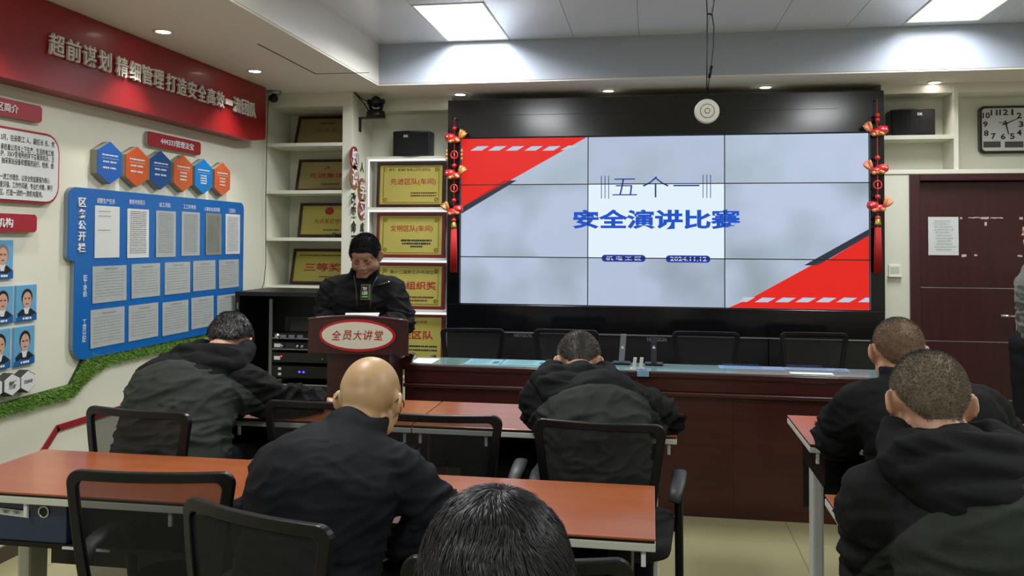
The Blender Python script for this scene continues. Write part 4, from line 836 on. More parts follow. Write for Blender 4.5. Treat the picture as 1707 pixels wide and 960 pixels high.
pp = thing('speech_paper', 'white paper the speaker is reading on the lectern', 'paper', (lx(604), LY+0.1, pz-0.02))
p0, p1 = P(576, 521.5, Y=LY+0.10), P(633, 521, Y=LY+0.10); fz = lz(534)-0.033
sh = MB().add([(p0.x+.01, LY+0.04, lz(534)-0.020), (p1.x-.01, LY+0.04, lz(534)-0.020), (p1.x, LY+0.10, p1.z), (p0.x, LY+0.10, p0.z)], [(0, 1, 2, 3)]).build('sheet', paperm, pp, clean=False)
md = sh.modifiers.new('thick', 'SOLIDIFY'); md.thickness = 0.002

# ------------------------------------------------------------------ front desk
DT = 0.78; DY = 4.66
dxl, dxr = P(667, 607, Z=DT).x, 1.36
t = thing('front_desk', 'long dark red wooden front desk spanning below the video wall', 'desk', ((dxl+dxr)/2, DY, 0))
MB().box(dxl, dxr, DY-0.02, DY+0.27, DT-0.035, DT-0.006).build('ledge', deskwood, t, bevel=0.006)
MB().box(dxl+0.01, dxr-0.01, DY-0.005, DY+0.02, DT-0.11, DT-0.036).build('fascia', deskwood, t, bevel=0.004)
MB().box(dxl+0.005, dxr-0.005, DY-0.018, DY+0.02, DT-0.135, DT-0.111).build('moulding', deskwood, t, bevel=0.008)
npn = 3
for k in range(npn):
    a = dxl+0.01+(dxr-dxl-0.02)*k/npn; c = dxl+0.01+(dxr-dxl-0.02)*(k+1)/npn
    MB().box(a+0.0005, c-0.0005, DY+0.01, DY+0.03, 0.0, DT-0.136).build('front_panel', deskwood, t)
MB().box(dxl+0.01, dxl+0.035, DY+0.03, DY+0.62, 0, DT-0.036).build('side_panel', deskwood, t); MB().box(dxr-0.035, dxr-0.01, DY+0.03, DY+0.62, 0, DT-0.036).build('side_panel', deskwood, t)
MB().box(dxl+0.036, dxr-0.036, DY+0.04, DY+0.62, 0.66, 0.685).build('worktop', deskwood, t, bevel=0.003)
MB().box(dxl+0.02, dxr-0.02, DY-0.012, DY+0.262, DT-0.006, DT).build('glass_top', mat('glass_teal', (120, 152, 152), 0.06, coat=0.5), t, bevel=0.001)
mb = MB(); e0 = P(667, 602, Y=DY); a0 = Vector((dxl-0.10, DY-0.02, DT-0.03))
mb.prism([(dxl-0.05, DY-0.02, DT-0.035), (dxl+0.05, DY-0.02, DT-0.001), (dxl+0.075, DY-0.02, DT+0.05), (dxl+0.05, DY-0.02, DT+0.06), (dxl-0.05, DY-0.02, DT+0.0)], (0, 0.05, 0)); mb.build('raised_end', deskwood, t, bevel=0.006)
def flat(name, label, cat, px0, px1, y0, y1, m, z=DT+0.0005, th=0.0015, grp=None):
    a, b2, c, d = P(px0, y0, Z=z), P(px1, y0+(px1-px0)*0.011, Z=z), P(px1, y1+(px1-px0)*0.011, Z=z), P(px0, y1, Z=z)
    o = thing(name, label, cat, (a+c)/2, group=grp); ya, yb = min(max(c.y, DY-0.005), DY+0.25), min(a.y, DY+0.255)
    MB().box(a.x, b2.x, ya, yb, z, z+th).build('sheet', m, o); return o, a.x, b2.x, ya, yb
flat('paper_sheet', 'bright white paper lying at the left end of the front desk', 'paper', 697, 735, 597, 606, mat('bright_paper', (232, 232, 228), 0.5), grp='papers on the front desk')
tealm = mat('teal_print', (122, 178, 184), 0.3, var=0.12, vscale=9); navyp = mat('navy_print', (40, 88, 140), 0.4)
k = 0
for a, c in ((785, 842), (844, 922), (924, 990), (1195, 1300), (1302, 1402)):
    lab = ['pale teal leaflet near the left end of the front desk', 'teal leaflet with blue square, centre left of the front desk', 'teal leaflet beside the hooded man on the front desk', 'light blue leaflet behind the near aisle on the front desk', 'blue patterned leaflet at the right end of the front desk'][k]
    o, x0, x1, ya, yb = flat('leaflet', lab, 'leaflet', a, c, 598.5+(a-785)*0.018, 608.5+(a-785)*0.018, tealm if k < 3 else mat('blue_print', (120, 160, 196), 0.3, var=0.15, vscale=9), grp='papers on the front desk')
    w = x1-x0; MB().box(x1-w*0.22, x1-w*0.06, ya+0.05, yb-0.07, DT+0.0021, DT+0.0026).build('printed_block', navyp, o)
    d = MB()
    for i in range(5): dashes(d, (x0+w*0.08, ya+0.04+0.035*i, DT+0.0015), w*0.58, 0.006, (Vector((1, 0, 0)), Vector((0, 1, 0)), Vector((0, 0, 1))), 9, RND, 0.9)
    tag(d.build('printed_lines', navyp, o, clean=False), kind='stuff'); k += 1
flat('paper_sheet', 'white paper lying toward the right end of the front desk', 'paper', 1315, 1385, 620, 627, mat('bright_paper', (232, 232, 228), 0.5), z=DT+0.003, grp='papers on the front desk')
# monitors' posts and small things on the desk
for px, py0, py1, lab, m in ((1036, 557, 600, 'pale aluminium post with a small arrow mark standing on the front desk', mat('post_silver', (128, 132, 138), 0.4, metal=0.4)), (1090, 559, 603, 'dark grey post with a small arrow mark standing on the front desk', mat('post_dark', (62, 60, 66), 0.4, metal=0.3))):
    yy = DY+0.20; c = P(px, 600, Y=yy); zt = P(px, py0, Y=yy).z
    o = thing('desk_post', lab, 'stand', (c.x, yy, DT), group='two posts on the front desk')
    s = 0.012 if px < 1050 else 0
    MB().hexa([(c.x-.016, yy-.012, DT+.012), (c.x+.016, yy-.012, DT+.012), (c.x+.016, yy+.012, DT+.012), (c.x-.016, yy+.012, DT+.012)], [(c.x-.016+s, yy-.012, zt), (c.x+.016+s, yy-.012, zt), (c.x+.016+s, yy+.012, zt), (c.x-.016+s, yy+.012, zt)]).build('post', m, o)
    MB().box(c.x-.05, c.x+.05, yy-.04, yy+.05, DT+.0028, DT+.012).build('foot', blackp, o, bevel=0.003)
    zz = P(px, 578, Y=yy).z; MB().prism([(c.x-.009+s/2, yy-.013, zz-.008), (c.x+.009+s/2, yy-.013, zz-.008), (c.x+s/2, yy-.013, zz+.010)], (0, -0.002, 0)).build('arrow_mark', inkwht, o)
for px, lab in ((1056.5, 'slim white upright holder on the front desk, left of its twin'), (1067.5, 'slim white upright holder on the front desk above the blue box')):
    yy = DY+0.03; a, c = P(px-3, 618, Y=yy), P(px+3, 596, Y=yy)
    o = thing('card_holder', lab, 'holder', (a.x, yy, DT), group='white upright holders on the front desk')
    MB().hexa([(a.x, yy-.01, DT), (c.x, yy-.01, DT), (c.x, yy+.01, DT), (a.x, yy+.01, DT)], [(a.x+.008, yy-.008, c.z), (c.x+.008, yy-.008, c.z), (c.x+.008, yy+.008, c.z), (a.x+.008, yy+.008, c.z)]).build('upright', mat('holder_white', (196, 198, 196), 0.4), o, bevel=0.001)
    MB().box(a.x-.01, c.x+.01, yy-.02, yy+.03, DT, DT+.004).build('foot', mat('holder_white', (196, 198, 196), 0.4), o)
a, c = P(1062, 617, Y=DY-0.04), P(1082, 628, Y=DY-0.04)
o = thing('clip_box', 'small pale blue box clipped to the front edge of the desk', 'box', (a.x, DY-0.03, c.z)); MB().box(a.x, c.x, DY-0.045, DY-0.0205, c.z, a.z).build('body', mat('box_blue', (112, 158, 186), 0.4), o, bevel=0.003); MB().box(a.x+.01, c.x-.01, DY-0.04, DY+0.01, a.z, a.z+0.004).build('clip', silver, o)
# ------------------------------------------------------------------ training tables
TT = 0.74
edgew = mat('edge_pale', (206, 208, 196), 0.4)
def table(x0, x1, yf, yb, label):
    t = thing('training_table', label, 'table', ((x0+x1)/2, (yf+yb)/2, 0), group='brown laminate training tables')
    MB().box(x0, x1, yf, yb, TT-0.006, TT).build('tabletop', tabletopm, t, bevel=0.002)
    MB().box(x0+0.002, x1-0.002, yf+0.002, yb-0.002, TT-0.012, TT-0.006).build('black_edge', blackp, t)
    MB().box(x0, x1, yf, yb, TT-0.033, TT-0.012).build('edge_band', edgew, t, bevel=0.003)
    MB().box(x0+0.06, x1-0.06, yf+0.05, yb-0.03, 0.565, 0.58).build('book_shelf', blackp, t)
    MB().box(x0+0.06, x1-0.06, yb-0.03, yb-0.018, 0.36, 0.70).build('modesty_panel', blackm, t)
    for x in (x0+0.09, x1-0.09):
        MB().box(x-0.03, x+0.03, yf+0.05, yb-0.03, 0.58, TT-0.033).build('bracket', blackp, t, bevel=0.004)
        MB().box(x-0.022, x+0.022, yb-0.20, yb-0.11, 0.07, 0.565).build('leg', steelw, t, bevel=0.010)
        mb = MB(); mb.tube([(x, yf+0.02, 0.045), (x, yf+0.10, 0.060), (x, (yf+yb)/2, 0.068), (x, yb-0.06, 0.060), (x, yb+0.0, 0.045)], [(0.018, 0.026), (0.022, 0.03), (0.024, 0.032), (0.022, 0.03), (0.018, 0.026)], 10, flat=(0, 0, 1))
        mb.build('foot', steelw, t, smooth=True)
        for y in (yf+0.04, yb-0.03): MB().cyl((x, y, 0.0), (x, y, 0.05), 0.016, 0.014, 10).build('glide', blackp, t)
    for x in (x0+0.03, x0+0.30, x1-0.30, x1-0.03): MB().box(x-0.006, x+0.006, yf+0.012, yf+0.022, TT-0.075, TT-0.033).build('hook', inkwht, t, bevel=0.002)
    for x in (x0+0.42, x0+0.53): MB().box(x-0.022, x+0.022, yf+0.044, yf+0.05, 0.568, 0.575).build('shelf_clip', inkwht, t)
    return t
table(-0.945, 0.098, 3.28, 3.785, 'front-row table left of the aisle, where the hooded man leans')
table(-1.995, -0.950, 3.28, 3.785, 'front-row table at the far left, under the leftmost hooded man')
table(0.577, 1.62, 3.245, 3.77, 'front-row table right of the aisle, by the man in the black coat')
table(1.625, 2.67, 3.245, 3.77, 'front-row table at the far right edge of the photo')
table(-2.105, -1.045, 2.20, 2.665, 'second-row table at the left with the blue file box underneath')
table(-1.000, 0.012, 2.14, 2.605, 'second-row table beside the bald man, ending at the aisle')
table(0.505, 1.55, 2.18, 2.61, 'second-row table right of the aisle, mostly hidden by the near man')
# file boxes on the shelves under the tables
fb = thing('file_box', 'navy blue file box with a finger ring under the left second-row table', 'file box', (-1.9, 2.25, 0.58))
a, c = P(-60, 845, Y=2.25), P(110, 868, Y=2.25)
MB().box(a.x-0.02, c.x, 2.252, 2.52, 0.5805, 0.690).build('box', mat('file_navy', (44, 56, 84), 0.35), fb, bevel=0.004)
rc = P(73, 853, Y=2.25); MB().tube([(rc.x+0.016*math.cos(i*math.pi/10), 2.250, rc.z+0.016*math.sin(i*math.pi/10)) for i in range(20)], 0.003, 6, closed=True).build('finger_ring', chrome, fb, smooth=True)
MB().cyl((rc.x, 2.2515, rc.z), (rc.x, 2.249, rc.z), 0.013).build('finger_hole', inkblk, fb)
q = [P(-60, 838, Y=2.249), P(48, 852, Y=2.249), P(48, 863, Y=2.249), P(-60, 849, Y=2.249)]; MB().prism(q, (0, -0.002, 0)).build('label_strip', paperm, fb)
text('岗 位 安 全', (q[0]+q[1]+q[2]+q[3])/4+Vector((0.02, -0.003, 0)), 0.13, 0.011, FRONT, inkblk, fb)
fb = thing('file_box', 'blue file box under the front-row table left of the bald man', 'file box', (-1.28, 3.38, 0.58))
MB().box(-1.42, -1.22, 3.34, 3.60, 0.5805, 0.675).build('box', mat('file_blue', (40, 52, 104), 0.35), fb, bevel=0.004)
MB().box(-1.39, -1.30, 3.338, 3.3405, 0.60, 0.62).build('label_strip', mat('label_blue', (110, 130, 180), 0.5), fb)

# ------------------------------------------------------------------ black mesh chairs
def make_chair(label, group):
    t = thing('office_chair', label, 'chair', (0, 0, 0), 0, group)
    # local: the sitter faces +Y, the back is at y = -0.24
    W1, W0, ZT, ZB = 0.212, 0.165, 0.885, 0.47
    def bk(s, z):   # back surface: s -1..1, z
        k = (z-ZB)/(ZT-ZB); w = W0+(W1-W0)*k
        return Vector((s*w, -0.225-0.075*k+0.05*k*k-0.022*(1-s*s), z))
    def on(u, z): return bk(u/(W0+(W1-W0)*(z-ZB)/(ZT-ZB)), z)
    def outline(ins, top, bot, r, n=6):     # rounded trapezoid, wider at the top
        o = []; zt, zb = ZT-top, ZB-0.01+bot; wt = W1-ins+0.008; wb = W0-ins+0.008
        for cx, cz, a0 in ((wt-r, zt-r, 0), (-(wt-r), zt-r, 90), (-(wb-r), zb+r, 180), (wb-r, zb+r, 270)):
            for k in range(n+1): a = math.radians(a0+90*k/n); o.append((cx+r*math.cos(a), cz+r*math.sin(a)))
        res = []
        for k in range(len(o)):
            a, b = o[k], o[(k+1) % len(o)]; d = math.hypot(b[0]-a[0], b[1]-a[1]); m = 8 if d > 0.08 else 1
            res += [(a[0]+(b[0]-a[0])*q/m, a[1]+(b[1]-a[1])*q/m) for q in range(m)]
        return res
    A, B = outline(0.0, 0.0, 0.0, 0.034), outline(0.030, 0.026, 0.030, 0.020); n = len(A); vs = []
    for e, L_ in ((-0.010, A), (-0.010, B), (0.010, B), (0.010, A)): vs += [on(u, z)+Vector((0, e, 0)) for u, z in L_]
    fs = [(r*n+k, r*n+(k+1) % n, ((r+1) % 4)*n+(k+1) % n, ((r+1) % 4)*n+k) for r in range(4) for k in range(n)]
    o = MB(); o.add(vs, fs); o.build('back_frame', blackp, t, local=True, bevel=0.004)
    o = MB(); nx, nz = 10, 10
    vs = [bk(-0.94+1.88*i/nx, ZB+0.010+(ZT-ZB-0.025)*j/nz) for j in range(nz+1) for i in range(nx+1)]
    o.add(vs, [(j*(nx+1)+i, j*(nx+1)+i+1, (j+1)*(nx+1)+i+1, (j+1)*(nx+1)+i) for j in range(nz) for i in range(nx)]); o.build('back_mesh', meshm, t, local=True, smooth=True, clean=False)
    o = MB()
    for k in range(4): o.tube([bk(s/4*0.9, ZB+0.035+0.022*k)+Vector((0, -0.008, 0)) for s in range(-4, 5)], 0.006, 5)
    o.build('lumbar_ribs', blackp, t, local=True, smooth=True)
    sp = rounded(0, 0.01, 0.46, 0.46, 0.09, 5); o = MB(); o.prism([(x, y, 0.42) for x, y in sp], (0, 0, 0.055)); o.build('seat', bfab, t, local=True, bevel=0.018, smooth=True)
    o = MB(); o.box(-0.17, 0.17, -0.16, 0.17, 0.395, 0.42); o.build('seat_pan', blackp, t, local=True, bevel=0.01)
    o = MB(); o.tube([(0, -0.10, 0.41), (0, -0.22, 0.42), (0, -0.265, 0.50), (0, -0.27, 0.56)], [(0.012, 0.04)]*4, 8, flat=(0, 0, 1)); o.build('back_bracket', blackp, t, local=True, smooth=True)
    for s in (-1, 1):
        o = MB(); o.tube([(s*0.245, -0.24, 0.016), (s*0.245, 0.20, 0.016), (s*0.245, 0.235, 0.05), (s*0.245, 0.20, 0.30), (s*0.245, 0.14, 0.52), (s*0.245, 0.11, 0.625)], [(0.016, 0.016)]*6, 8)
        o.tube([(s*0.245, 0.17, 0.42), (s*0.16, 0.14, 0.405)], 0.013, 8); o.build('leg_frame', blackp, t, local=True, smooth=True)
        o = MB(); o.tube([(s*0.25, 0.13, 0.632), (s*0.25, 0.115, 0.638), (s*0.25, -0.02, 0.640), (s*0.246, -0.10, 0.632), (s*0.24, -0.125, 0.60)], [(0.008, 0.02), (0.011, 0.027), (0.011, 0.027), (0.010, 0.024), (0.008, 0.02)], 10, flat=(0, 0, 1)); o.build('armrest', mat('armrest_grey', (58, 60, 62), 0.5), t, local=True, smooth=True)
    return t
proto = None
def chair(label, xm, ym, ang, group):      # (xm, ym) middle of the back's top edge, ang = turn of the chair
    global proto
    if proto is None: o = proto = make_chair(label, group)
    else: o = copy_tree(proto)
    a = math.radians(ang); off = Vector((0, 0.25, 0)); off.rotate(Matrix.Rotation(a, 3, 'Z'))
    o.location = (xm+off.x, ym+off.y, 0); o.rotation_euler = (0, 0, a); o['label'] = label; o['group'] = group; return o
G1, G2, G3 = 'black mesh chairs in the first row', 'black mesh chairs in the second row', 'black mesh chairs behind the front desk'
chair('black mesh chair under the leftmost hooded man, against the white wall', -1.775, 2.71, -8, G1)
chair('empty black mesh chair seen left of the bald man\'s head', -1.20, 2.97, 3, G1)
chair('empty black mesh chair just right of the bald man, at the front row', -0.72, 2.83, 3, G1)
chair('black mesh chair holding the hooded man in the middle, by the aisle', -0.17, 2.81, -4, G1)
chair('black mesh chair whose corner shows right of the near man\'s head', 0.93, 2.76, -1, G1)
chair('empty black mesh chair at the left second-row table, seen from behind', -1.27, 2.00, 7, G2)
chair('turned black mesh chair just left of the bald man\'s back', -0.86, 1.75, -19, G2)
chair('black mesh chair whose top edge shows right of the nearest head', -0.25, 1.585, 8, G2)
chair('black mesh chair under the near man in the olive coat, below the photo', 0.72, 1.52, 0, G2)
chair('black mesh chair under the foreground man, below the photo', -0.16, 0.55, 5, 'black mesh chair nearest the camera')
for (x, y, a, s) in ((-1.195, 5.60, 180+4, 'dark mesh chair behind the front desk, leftmost'), (-0.565, 5.665, 180-2, 'dark mesh chair behind the front desk, partly hidden by the middle man\'s head'), (0.36, 5.73, 180+1, 'dark mesh chair behind the front desk, right of the two posts'), (1.065, 5.83, 180+4, 'dark mesh chair behind the front desk, rightmost, near the door')):
    c = chair(s, x, y, a, G3)
# ------------------------------------------------------------------ people
def vox(mb, size, smooth_it=3, keep=None):
    """one continuous surface from overlapping volumes; keep(co) -> weight 0..1 of smoothing"""
    me = bpy.data.meshes.new('tmp'); me.from_pydata(mb.v, [], mb.f)
    o = bpy.data.objects.new('tmp', me); COL.objects.link(o)
    md = o.modifiers.new('r', 'REMESH'); md.mode = 'VOXEL'; md.voxel_size = size; md.adaptivity = 0
    bpy.context.view_layer.update()
    m2 = bpy.data.meshes.new_from_object(o.evaluated_get(bpy.context.evaluated_depsgraph_get()))
    bpy.data.objects.remove(o); bpy.data.meshes.remove(me)
    n = len(m2.vertices); co = np.zeros(n*3, 'f'); m2.vertices.foreach_get('co', co); co = co.reshape(-1, 3).astype(float)
    ed = np.zeros(len(m2.edges)*2, 'i'); m2.edges.foreach_get('vertices', ed); ed = ed.reshape(-1, 2)
    fc = [tuple(p.vertices) for p in m2.polygons]; bpy.data.meshes.remove(m2)
    cnt = np.bincount(ed.ravel(), minlength=n).astype(float)[:, None]; cnt[cnt == 0] = 1
    def lap(c):
        s = np.zeros_like(c)
        for k in range(3): s[:, k] = np.bincount(ed[:, 0], c[ed[:, 1], k], n)+np.bincount(ed[:, 1], c[ed[:, 0], k], n)
        return s/cnt
    for _ in range(smooth_it):
        w = np.ones((n, 1))*0.6 if keep is None else (keep(co)*0.6)[:, None]
        co = co+(lap(co)-co)*w
    return co, fc, ed, lap
def normals(co, fc):
    q = np.array([f if len(f) == 4 else (f[0], f[1], f[2], f[2]) for f in fc]); a = co[q[:, 2]]-co[q[:, 0]]; b = co[q[:, 3]]-co[q[:, 1]]
    fn = np.cross(a, b); n = np.zeros_like(co)
    for k in range(4):
        for d in range(3): n[:, d] += np.bincount(q[:, k], fn[:, d], len(co))
    return n/np.maximum(np.linalg.norm(n, axis=1), 1e-9)[:, None]
def mesh_from(co, fc, name, mats, parent, mi=None, smooth=True):
    iv = np.array(parent_world(parent).inverted()); c = co @ iv[:3, :3].T + iv[:3, 3]
    me = bpy.data.meshes.new(name); me.from_pydata([tuple(v) for v in c], [], fc)
    for m in mats: me.materials.append(m)
    if mi is not None: me.polygons.foreach_set('material_index', mi)
    if smooth: me.polygons.foreach_set('use_smooth', [True]*len(me.polygons))
    o = bpy.data.objects.new(name, me); COL.objects.link(o); o.parent = parent; return o
def capsule(mb, a, b, ra, rb, n=14):
    a, b = Vector(a), Vector(b); d = (b-a); L = d.length; d = d/L; pr = []
    for k in range(5):
        t = math.pi/2*(1-k/4); pr.append((ra*math.cos(t), -ra*math.sin(t)))
    for k in range(5):
        t = math.pi/2*k/4; pr.append((rb*math.cos(t), L+rb*math.sin(t)))
    mb.lathe(pr, a, d, n)
def limb(mb, pts, rads):
    for i in range(len(pts)-1): capsule(mb, pts[i], pts[i+1], rads[i], rads[i+1])
def torso(mb, secs, side):     # secs: (point, half width, half depth)
    # resample smoothly
    pts = [Vector(s[0]) for s in secs]; out = []; rr = []
    m = len(secs)
    for i in range(m-1):
        for k in range(4):
            t = k/4; p0 = pts[max(i-1, 0)]; p1 = pts[i]; p2 = pts[i+1]; p3 = pts[min(i+2, m-1)]
            out.append(0.5*((2*p1)+(p2-p0)*t+(2*p0-5*p1+4*p2-p3)*t*t+(3*p1-p0-3*p2+p3)*t**3))
            tt = t*t*(3-2*t); rr.append((secs[i][1]*(1-tt)+secs[i+1][1]*tt, secs[i][2]*(1-tt)+secs[i+1][2]*tt))
    out.append(pts[-1]); rr.append((secs[-1][1], secs[-1][2]))
    # rounded ends
    d = (out[0]-out[1]).normalized(); e = (out[-1]-out[-2]).normalized()
    out = [out[0]+d*0.06, out[0]+d*0.04]+out+[out[-1]+e*0.025, out[-1]+e*0.04]; rr = [(rr[0][0]*0.5, rr[0][1]*0.4), (rr[0][0]*0.85, rr[0][1]*0.8)]+rr+[(rr[-1][0]*0.8, rr[-1][1]*0.8), (rr[-1][0]*0.4, rr[-1][1]*0.4)]
    mb.tube(out, rr, 22, flat=side)
def hand(mb, wrist, d, up, side, curl=0.5, s=1.0):
    """wrist, pointing direction d, back-of-hand normal up, side +1: thumb on the d x up side"""
    d = Vector(d).normalized(); up = Vector(up); up = (up-d*up.dot(d)).normalized(); r = d.cross(up)*side
    for k in range(4): capsule(mb, wrist+r*(k-1.5)*0.010*s*-1, wrist+d*0.085*s-r*(k-1.5)*0.021*s, 0.017*s, 0.0115*s, 10)
    for k, L in enumerate((0.072, 0.080, 0.074, 0.058)):
        b = wrist+d*0.088*s-r*(k-1.5)*0.0225*s; dd = (d*math.cos(curl*.6)-up*math.sin(curl*.6)-r*(k-1.5)*0.06).normalized(); m = b+dd*L*.5*s
        d2 = (d*math.cos(curl*1.6)-up*math.sin(curl*1.6)-r*(k-1.5)*0.04).normalized(); capsule(mb, b, m, 0.0095*s, 0.0086*s, 10); capsule(mb, m, m+d2*L*.5*s, 0.0086*s, 0.0072*s, 10)
    b = wrist+d*0.025*s+r*0.022*s; m = b+(d*0.6+r*0.75-up*0.25).normalized()*0.042*s; capsule(mb, b, m, 0.014*s, 0.0105*s, 10); capsule(mb, m, m+(d*0.9+r*0.25-up*0.3).normalized()*0.036*s, 0.0105*s, 0.0085*s, 10)
def headframe(face, pitch, yaw, roll=0.0):
    """face: unit horizontal direction the body faces; pitch > 0 looks down"""
    f = Vector((face[0], face[1], 0)).normalized(); z = Vector((0, 0, 1)); r = f.cross(z)
    M = Matrix((r, f, z)).transposed()
    return M @ Matrix.Rotation(math.radians(yaw), 3, 'Z') @ Matrix.Rotation(math.radians(-pitch), 3, 'X') @ Matrix.Rotation(math.radians(roll), 3, 'Y')
def head_shape(mb, HC, M, s=1.0, face=True):
    g = lambda x, y, z: HC+M @ Vector((x*s, y*s, z*s))
    def ball(c, r, rot=None): mb.ball(g(*c), tuple(v*s for v in r), 22, 14, rot=(M @ rot if rot else M))
    ball((0, -0.012, 0.020), (0.0785, 0.096, 0.086)); ball((0, -0.030, 0.012), (0.0775, 0.074, 0.074)); ball((0, -0.045, -0.005), (0.066, 0.058, 0.072)); ball((0, 0.022, -0.030), (0.067, 0.074, 0.082))
    ball((0, 0.040, -0.080), (0.050, 0.046, 0.034)); ball((0, 0.072, -0.098), (0.024, 0.020, 0.018)); ball((0, 0.052, 0.04), (0.062, 0.042, 0.045))
    if s > 1.05:
        for k in (-1, 1): ball((k*0.044, 0.030, -0.052), (0.033, 0.042, 0.040))
    for k in (-1, 1):
        ball((k*0.037, 0.055, -0.036), (0.030, 0.030, 0.036)); ball((k*0.055, 0.010, -0.068), (0.020, 0.034, 0.032)); ball((k*0.030, 0.080, 0.012), (0.026, 0.014, 0.010))
        E = Matrix.Rotation(k*0.75, 3, 'Z'); ball((k*0.0875, -0.012, -0.016), (0.0075, 0.020, 0.033), E); ball((k*0.079, -0.002, -0.022), (0.011, 0.012, 0.022)); ball((k*0.083, 0.0, -0.043), (0.006, 0.009, 0.011))
        ball((k*0.012, 0.100, -0.034), (0.0095, 0.010, 0.008))
    mb.tube([g(0, 0.086, 0.012), g(0, 0.097, -0.008), g(0, 0.107, -0.027), g(0, 0.104, -0.036)], [0.008*s, 0.009*s, 0.011*s, 0.008*s], 10)
    ball((0, 0.090, -0.060), (0.024, 0.010, 0.006)); ball((0, 0.088, -0.070), (0.020, 0.010, 0.0065))
def fbm(p, sc, oct=2):
    return noise.noise(Vector((p[0]*sc[0], p[1]*sc[1], p[2]*sc[2])))
def hair_from(co, fc, nr, HC, M, s, parent, m, line, thick, strands, L, style, seed=1, name='hair', wid=0.0008, undercap=None):
    """hair shell copied from the scalp region of the body surface, with strands rooted on it"""
    Mi = np.array(M).T; lc = (co-np.array(HC)) @ Mi.T / s      # coordinates in the head frame
    near = np.linalg.norm(lc-np.array([0, -0.01, 0.0]), axis=1) < 0.135
    mk = np.full(len(co), -1.0); idx = np.where(near)[0]
    x, y, z = lc[idx, 0], lc[idx, 1], lc[idx, 2]
    mk[idx] = line(x, y, z)
    sel = [f for f in fc if all(mk[i] > 0 for i in f)]
    used = sorted(set(i for f in sel for i in f)); mp = {v: k for k, v in enumerate(used)}
    u = np.array(used); e = np.clip(mk[u]/0.018, 0, 1); t = (thick*s*(e*e*(3-2*e))-0.0006)
    if style == 'long':
        t = t*(0.85+0.3*np.array([noise.noise(Vector(tuple(co[i]*28))) for i in used]))
    hc = co[u]+nr[u]*t[:, None]; hf = [tuple(mp[i] for i in f) for f in sel]
    vs = [tuple(v) for v in hc]; fs = list(hf); mi = [0]*len(fs)
    rnd = random.Random(seed); crown = Vector((0.01, -0.055, 0.09))
    n0 = len(hc)
    for _ in range(strands):
        f = rnd.choice(hf); a, b, c = rnd.random(), rnd.random(), 0; p = Vector(hc[f[0]]).lerp(Vector(hc[f[1]]), a).lerp(Vector(hc[f[-1]]).lerp(Vector(hc[f[2]]), a), b)
        nn = Vector(nr[used[f[0]]]); lp = M.transposed() @ (p-HC)/s; k = used[f[0]]
        if style == 'long' and mk[k] < 0.004 and rnd.random() < 0.5: continue
        ln = L*s*rnd.uniform(0.6, 1.15)*min(1, (0.35 if style == 'long' else 0.75)+mk[k]/0.05)
        if style == 'long':
            fl = (lp-crown); fl.z *= 0.7; sw = Vector((-fl.y, fl.x, 0))*0.45; fl = fl+sw; fl = M @ fl; fl = (fl-nn*fl.dot(nn)); fl = fl.normalized() if fl.length > 1e-5 else nn.orthogonal()
            fl = (fl+Vector((noise.noise(p*22), noise.noise(p*22+Vector((9, 0, 0))), noise.noise(p*22+Vector((0, 9, 0)))))*0.9); fl = (fl-nn*fl.dot(nn)).normalized()
            d0 = (nn*0.35+fl).normalized(); d1 = (nn*0.05+fl).normalized(); d2 = (fl-nn*0.28).normalized()
            pts = [p-nn*0.001, p+d0*ln*0.35, p+d0*ln*0.35+d1*ln*0.35, p+d0*ln*0.35+d1*ln*0.35+d2*ln*0.3]; ws = [wid, wid, wid*0.8, 0.0001]
        else:
            d0 = (nn+M @ Vector((rnd.uniform(-.5, .5), rnd.uniform(-.2, .7), rnd.uniform(-.7, .3)))*0.8).normalized(); pts = [p-nn*0.0005, p+d0*ln]; ws = [wid, 0.0001]
        sd = (pts[1]-pts[0]).cross(nn+Vector((rnd.uniform(-.5, .5), rnd.uniform(-.5, .5), rnd.uniform(-.5, .5)))); sd = sd.normalized() if sd.length > 1e-9 else nn.orthogonal()
        b0 = len(vs)
        for q, w in zip(pts, ws): vs += [tuple(q-sd*w), tuple(q+sd*w)]
        for j in range(len(pts)-1): fs.append((b0+2*j, b0+2*j+1, b0+2*j+3, b0+2*j+2)); mi.append(1)
    ho = mesh_from(np.array(vs), fs, name, m, parent, mi)
    lz_ = ((np.array(vs)-np.array(HC)) @ np.array(M))/s; fd = np.clip((lz_[:, 2]+0.35*lz_[:, 1]-0.040)/0.045, 0, 1)
    at = ho.data.attributes.new('fade', 'FLOAT', 'POINT'); at.data.foreach_set('value', fd.astype('f')); return ho
def crop_line(front=0.062, side=0.015, nape=-0.062):
    def f(x, y, z):
        lim = np.where(y > 0.03, side+(front-side)*np.clip((y-0.03)/0.05, 0, 1)+0.0, np.where(y > -0.03, side, side+(nape-side)*np.clip((-0.03-y)/0.045, 0, 1)))
        ear = np.clip(1-((y+0.008)**2/0.026**2+(z+0.018)**2/0.040**2), 0, 1)*(np.abs(x) > 0.055)
        return (z-lim)-ear*0.06
    return f
skinm = mat('skin', (196, 150, 122), 0.48, var=0.06, vscale=14); skinb = mat('skin_bald', (186, 152, 110), 0.42, var=0.05, vscale=10)
skinm.node_tree.nodes['Principled BSDF'].inputs['Subsurface Weight'].default_value = 0.08; skinm.node_tree.nodes['Principled BSDF'].inputs['Subsurface Scale'].default_value = 0.01
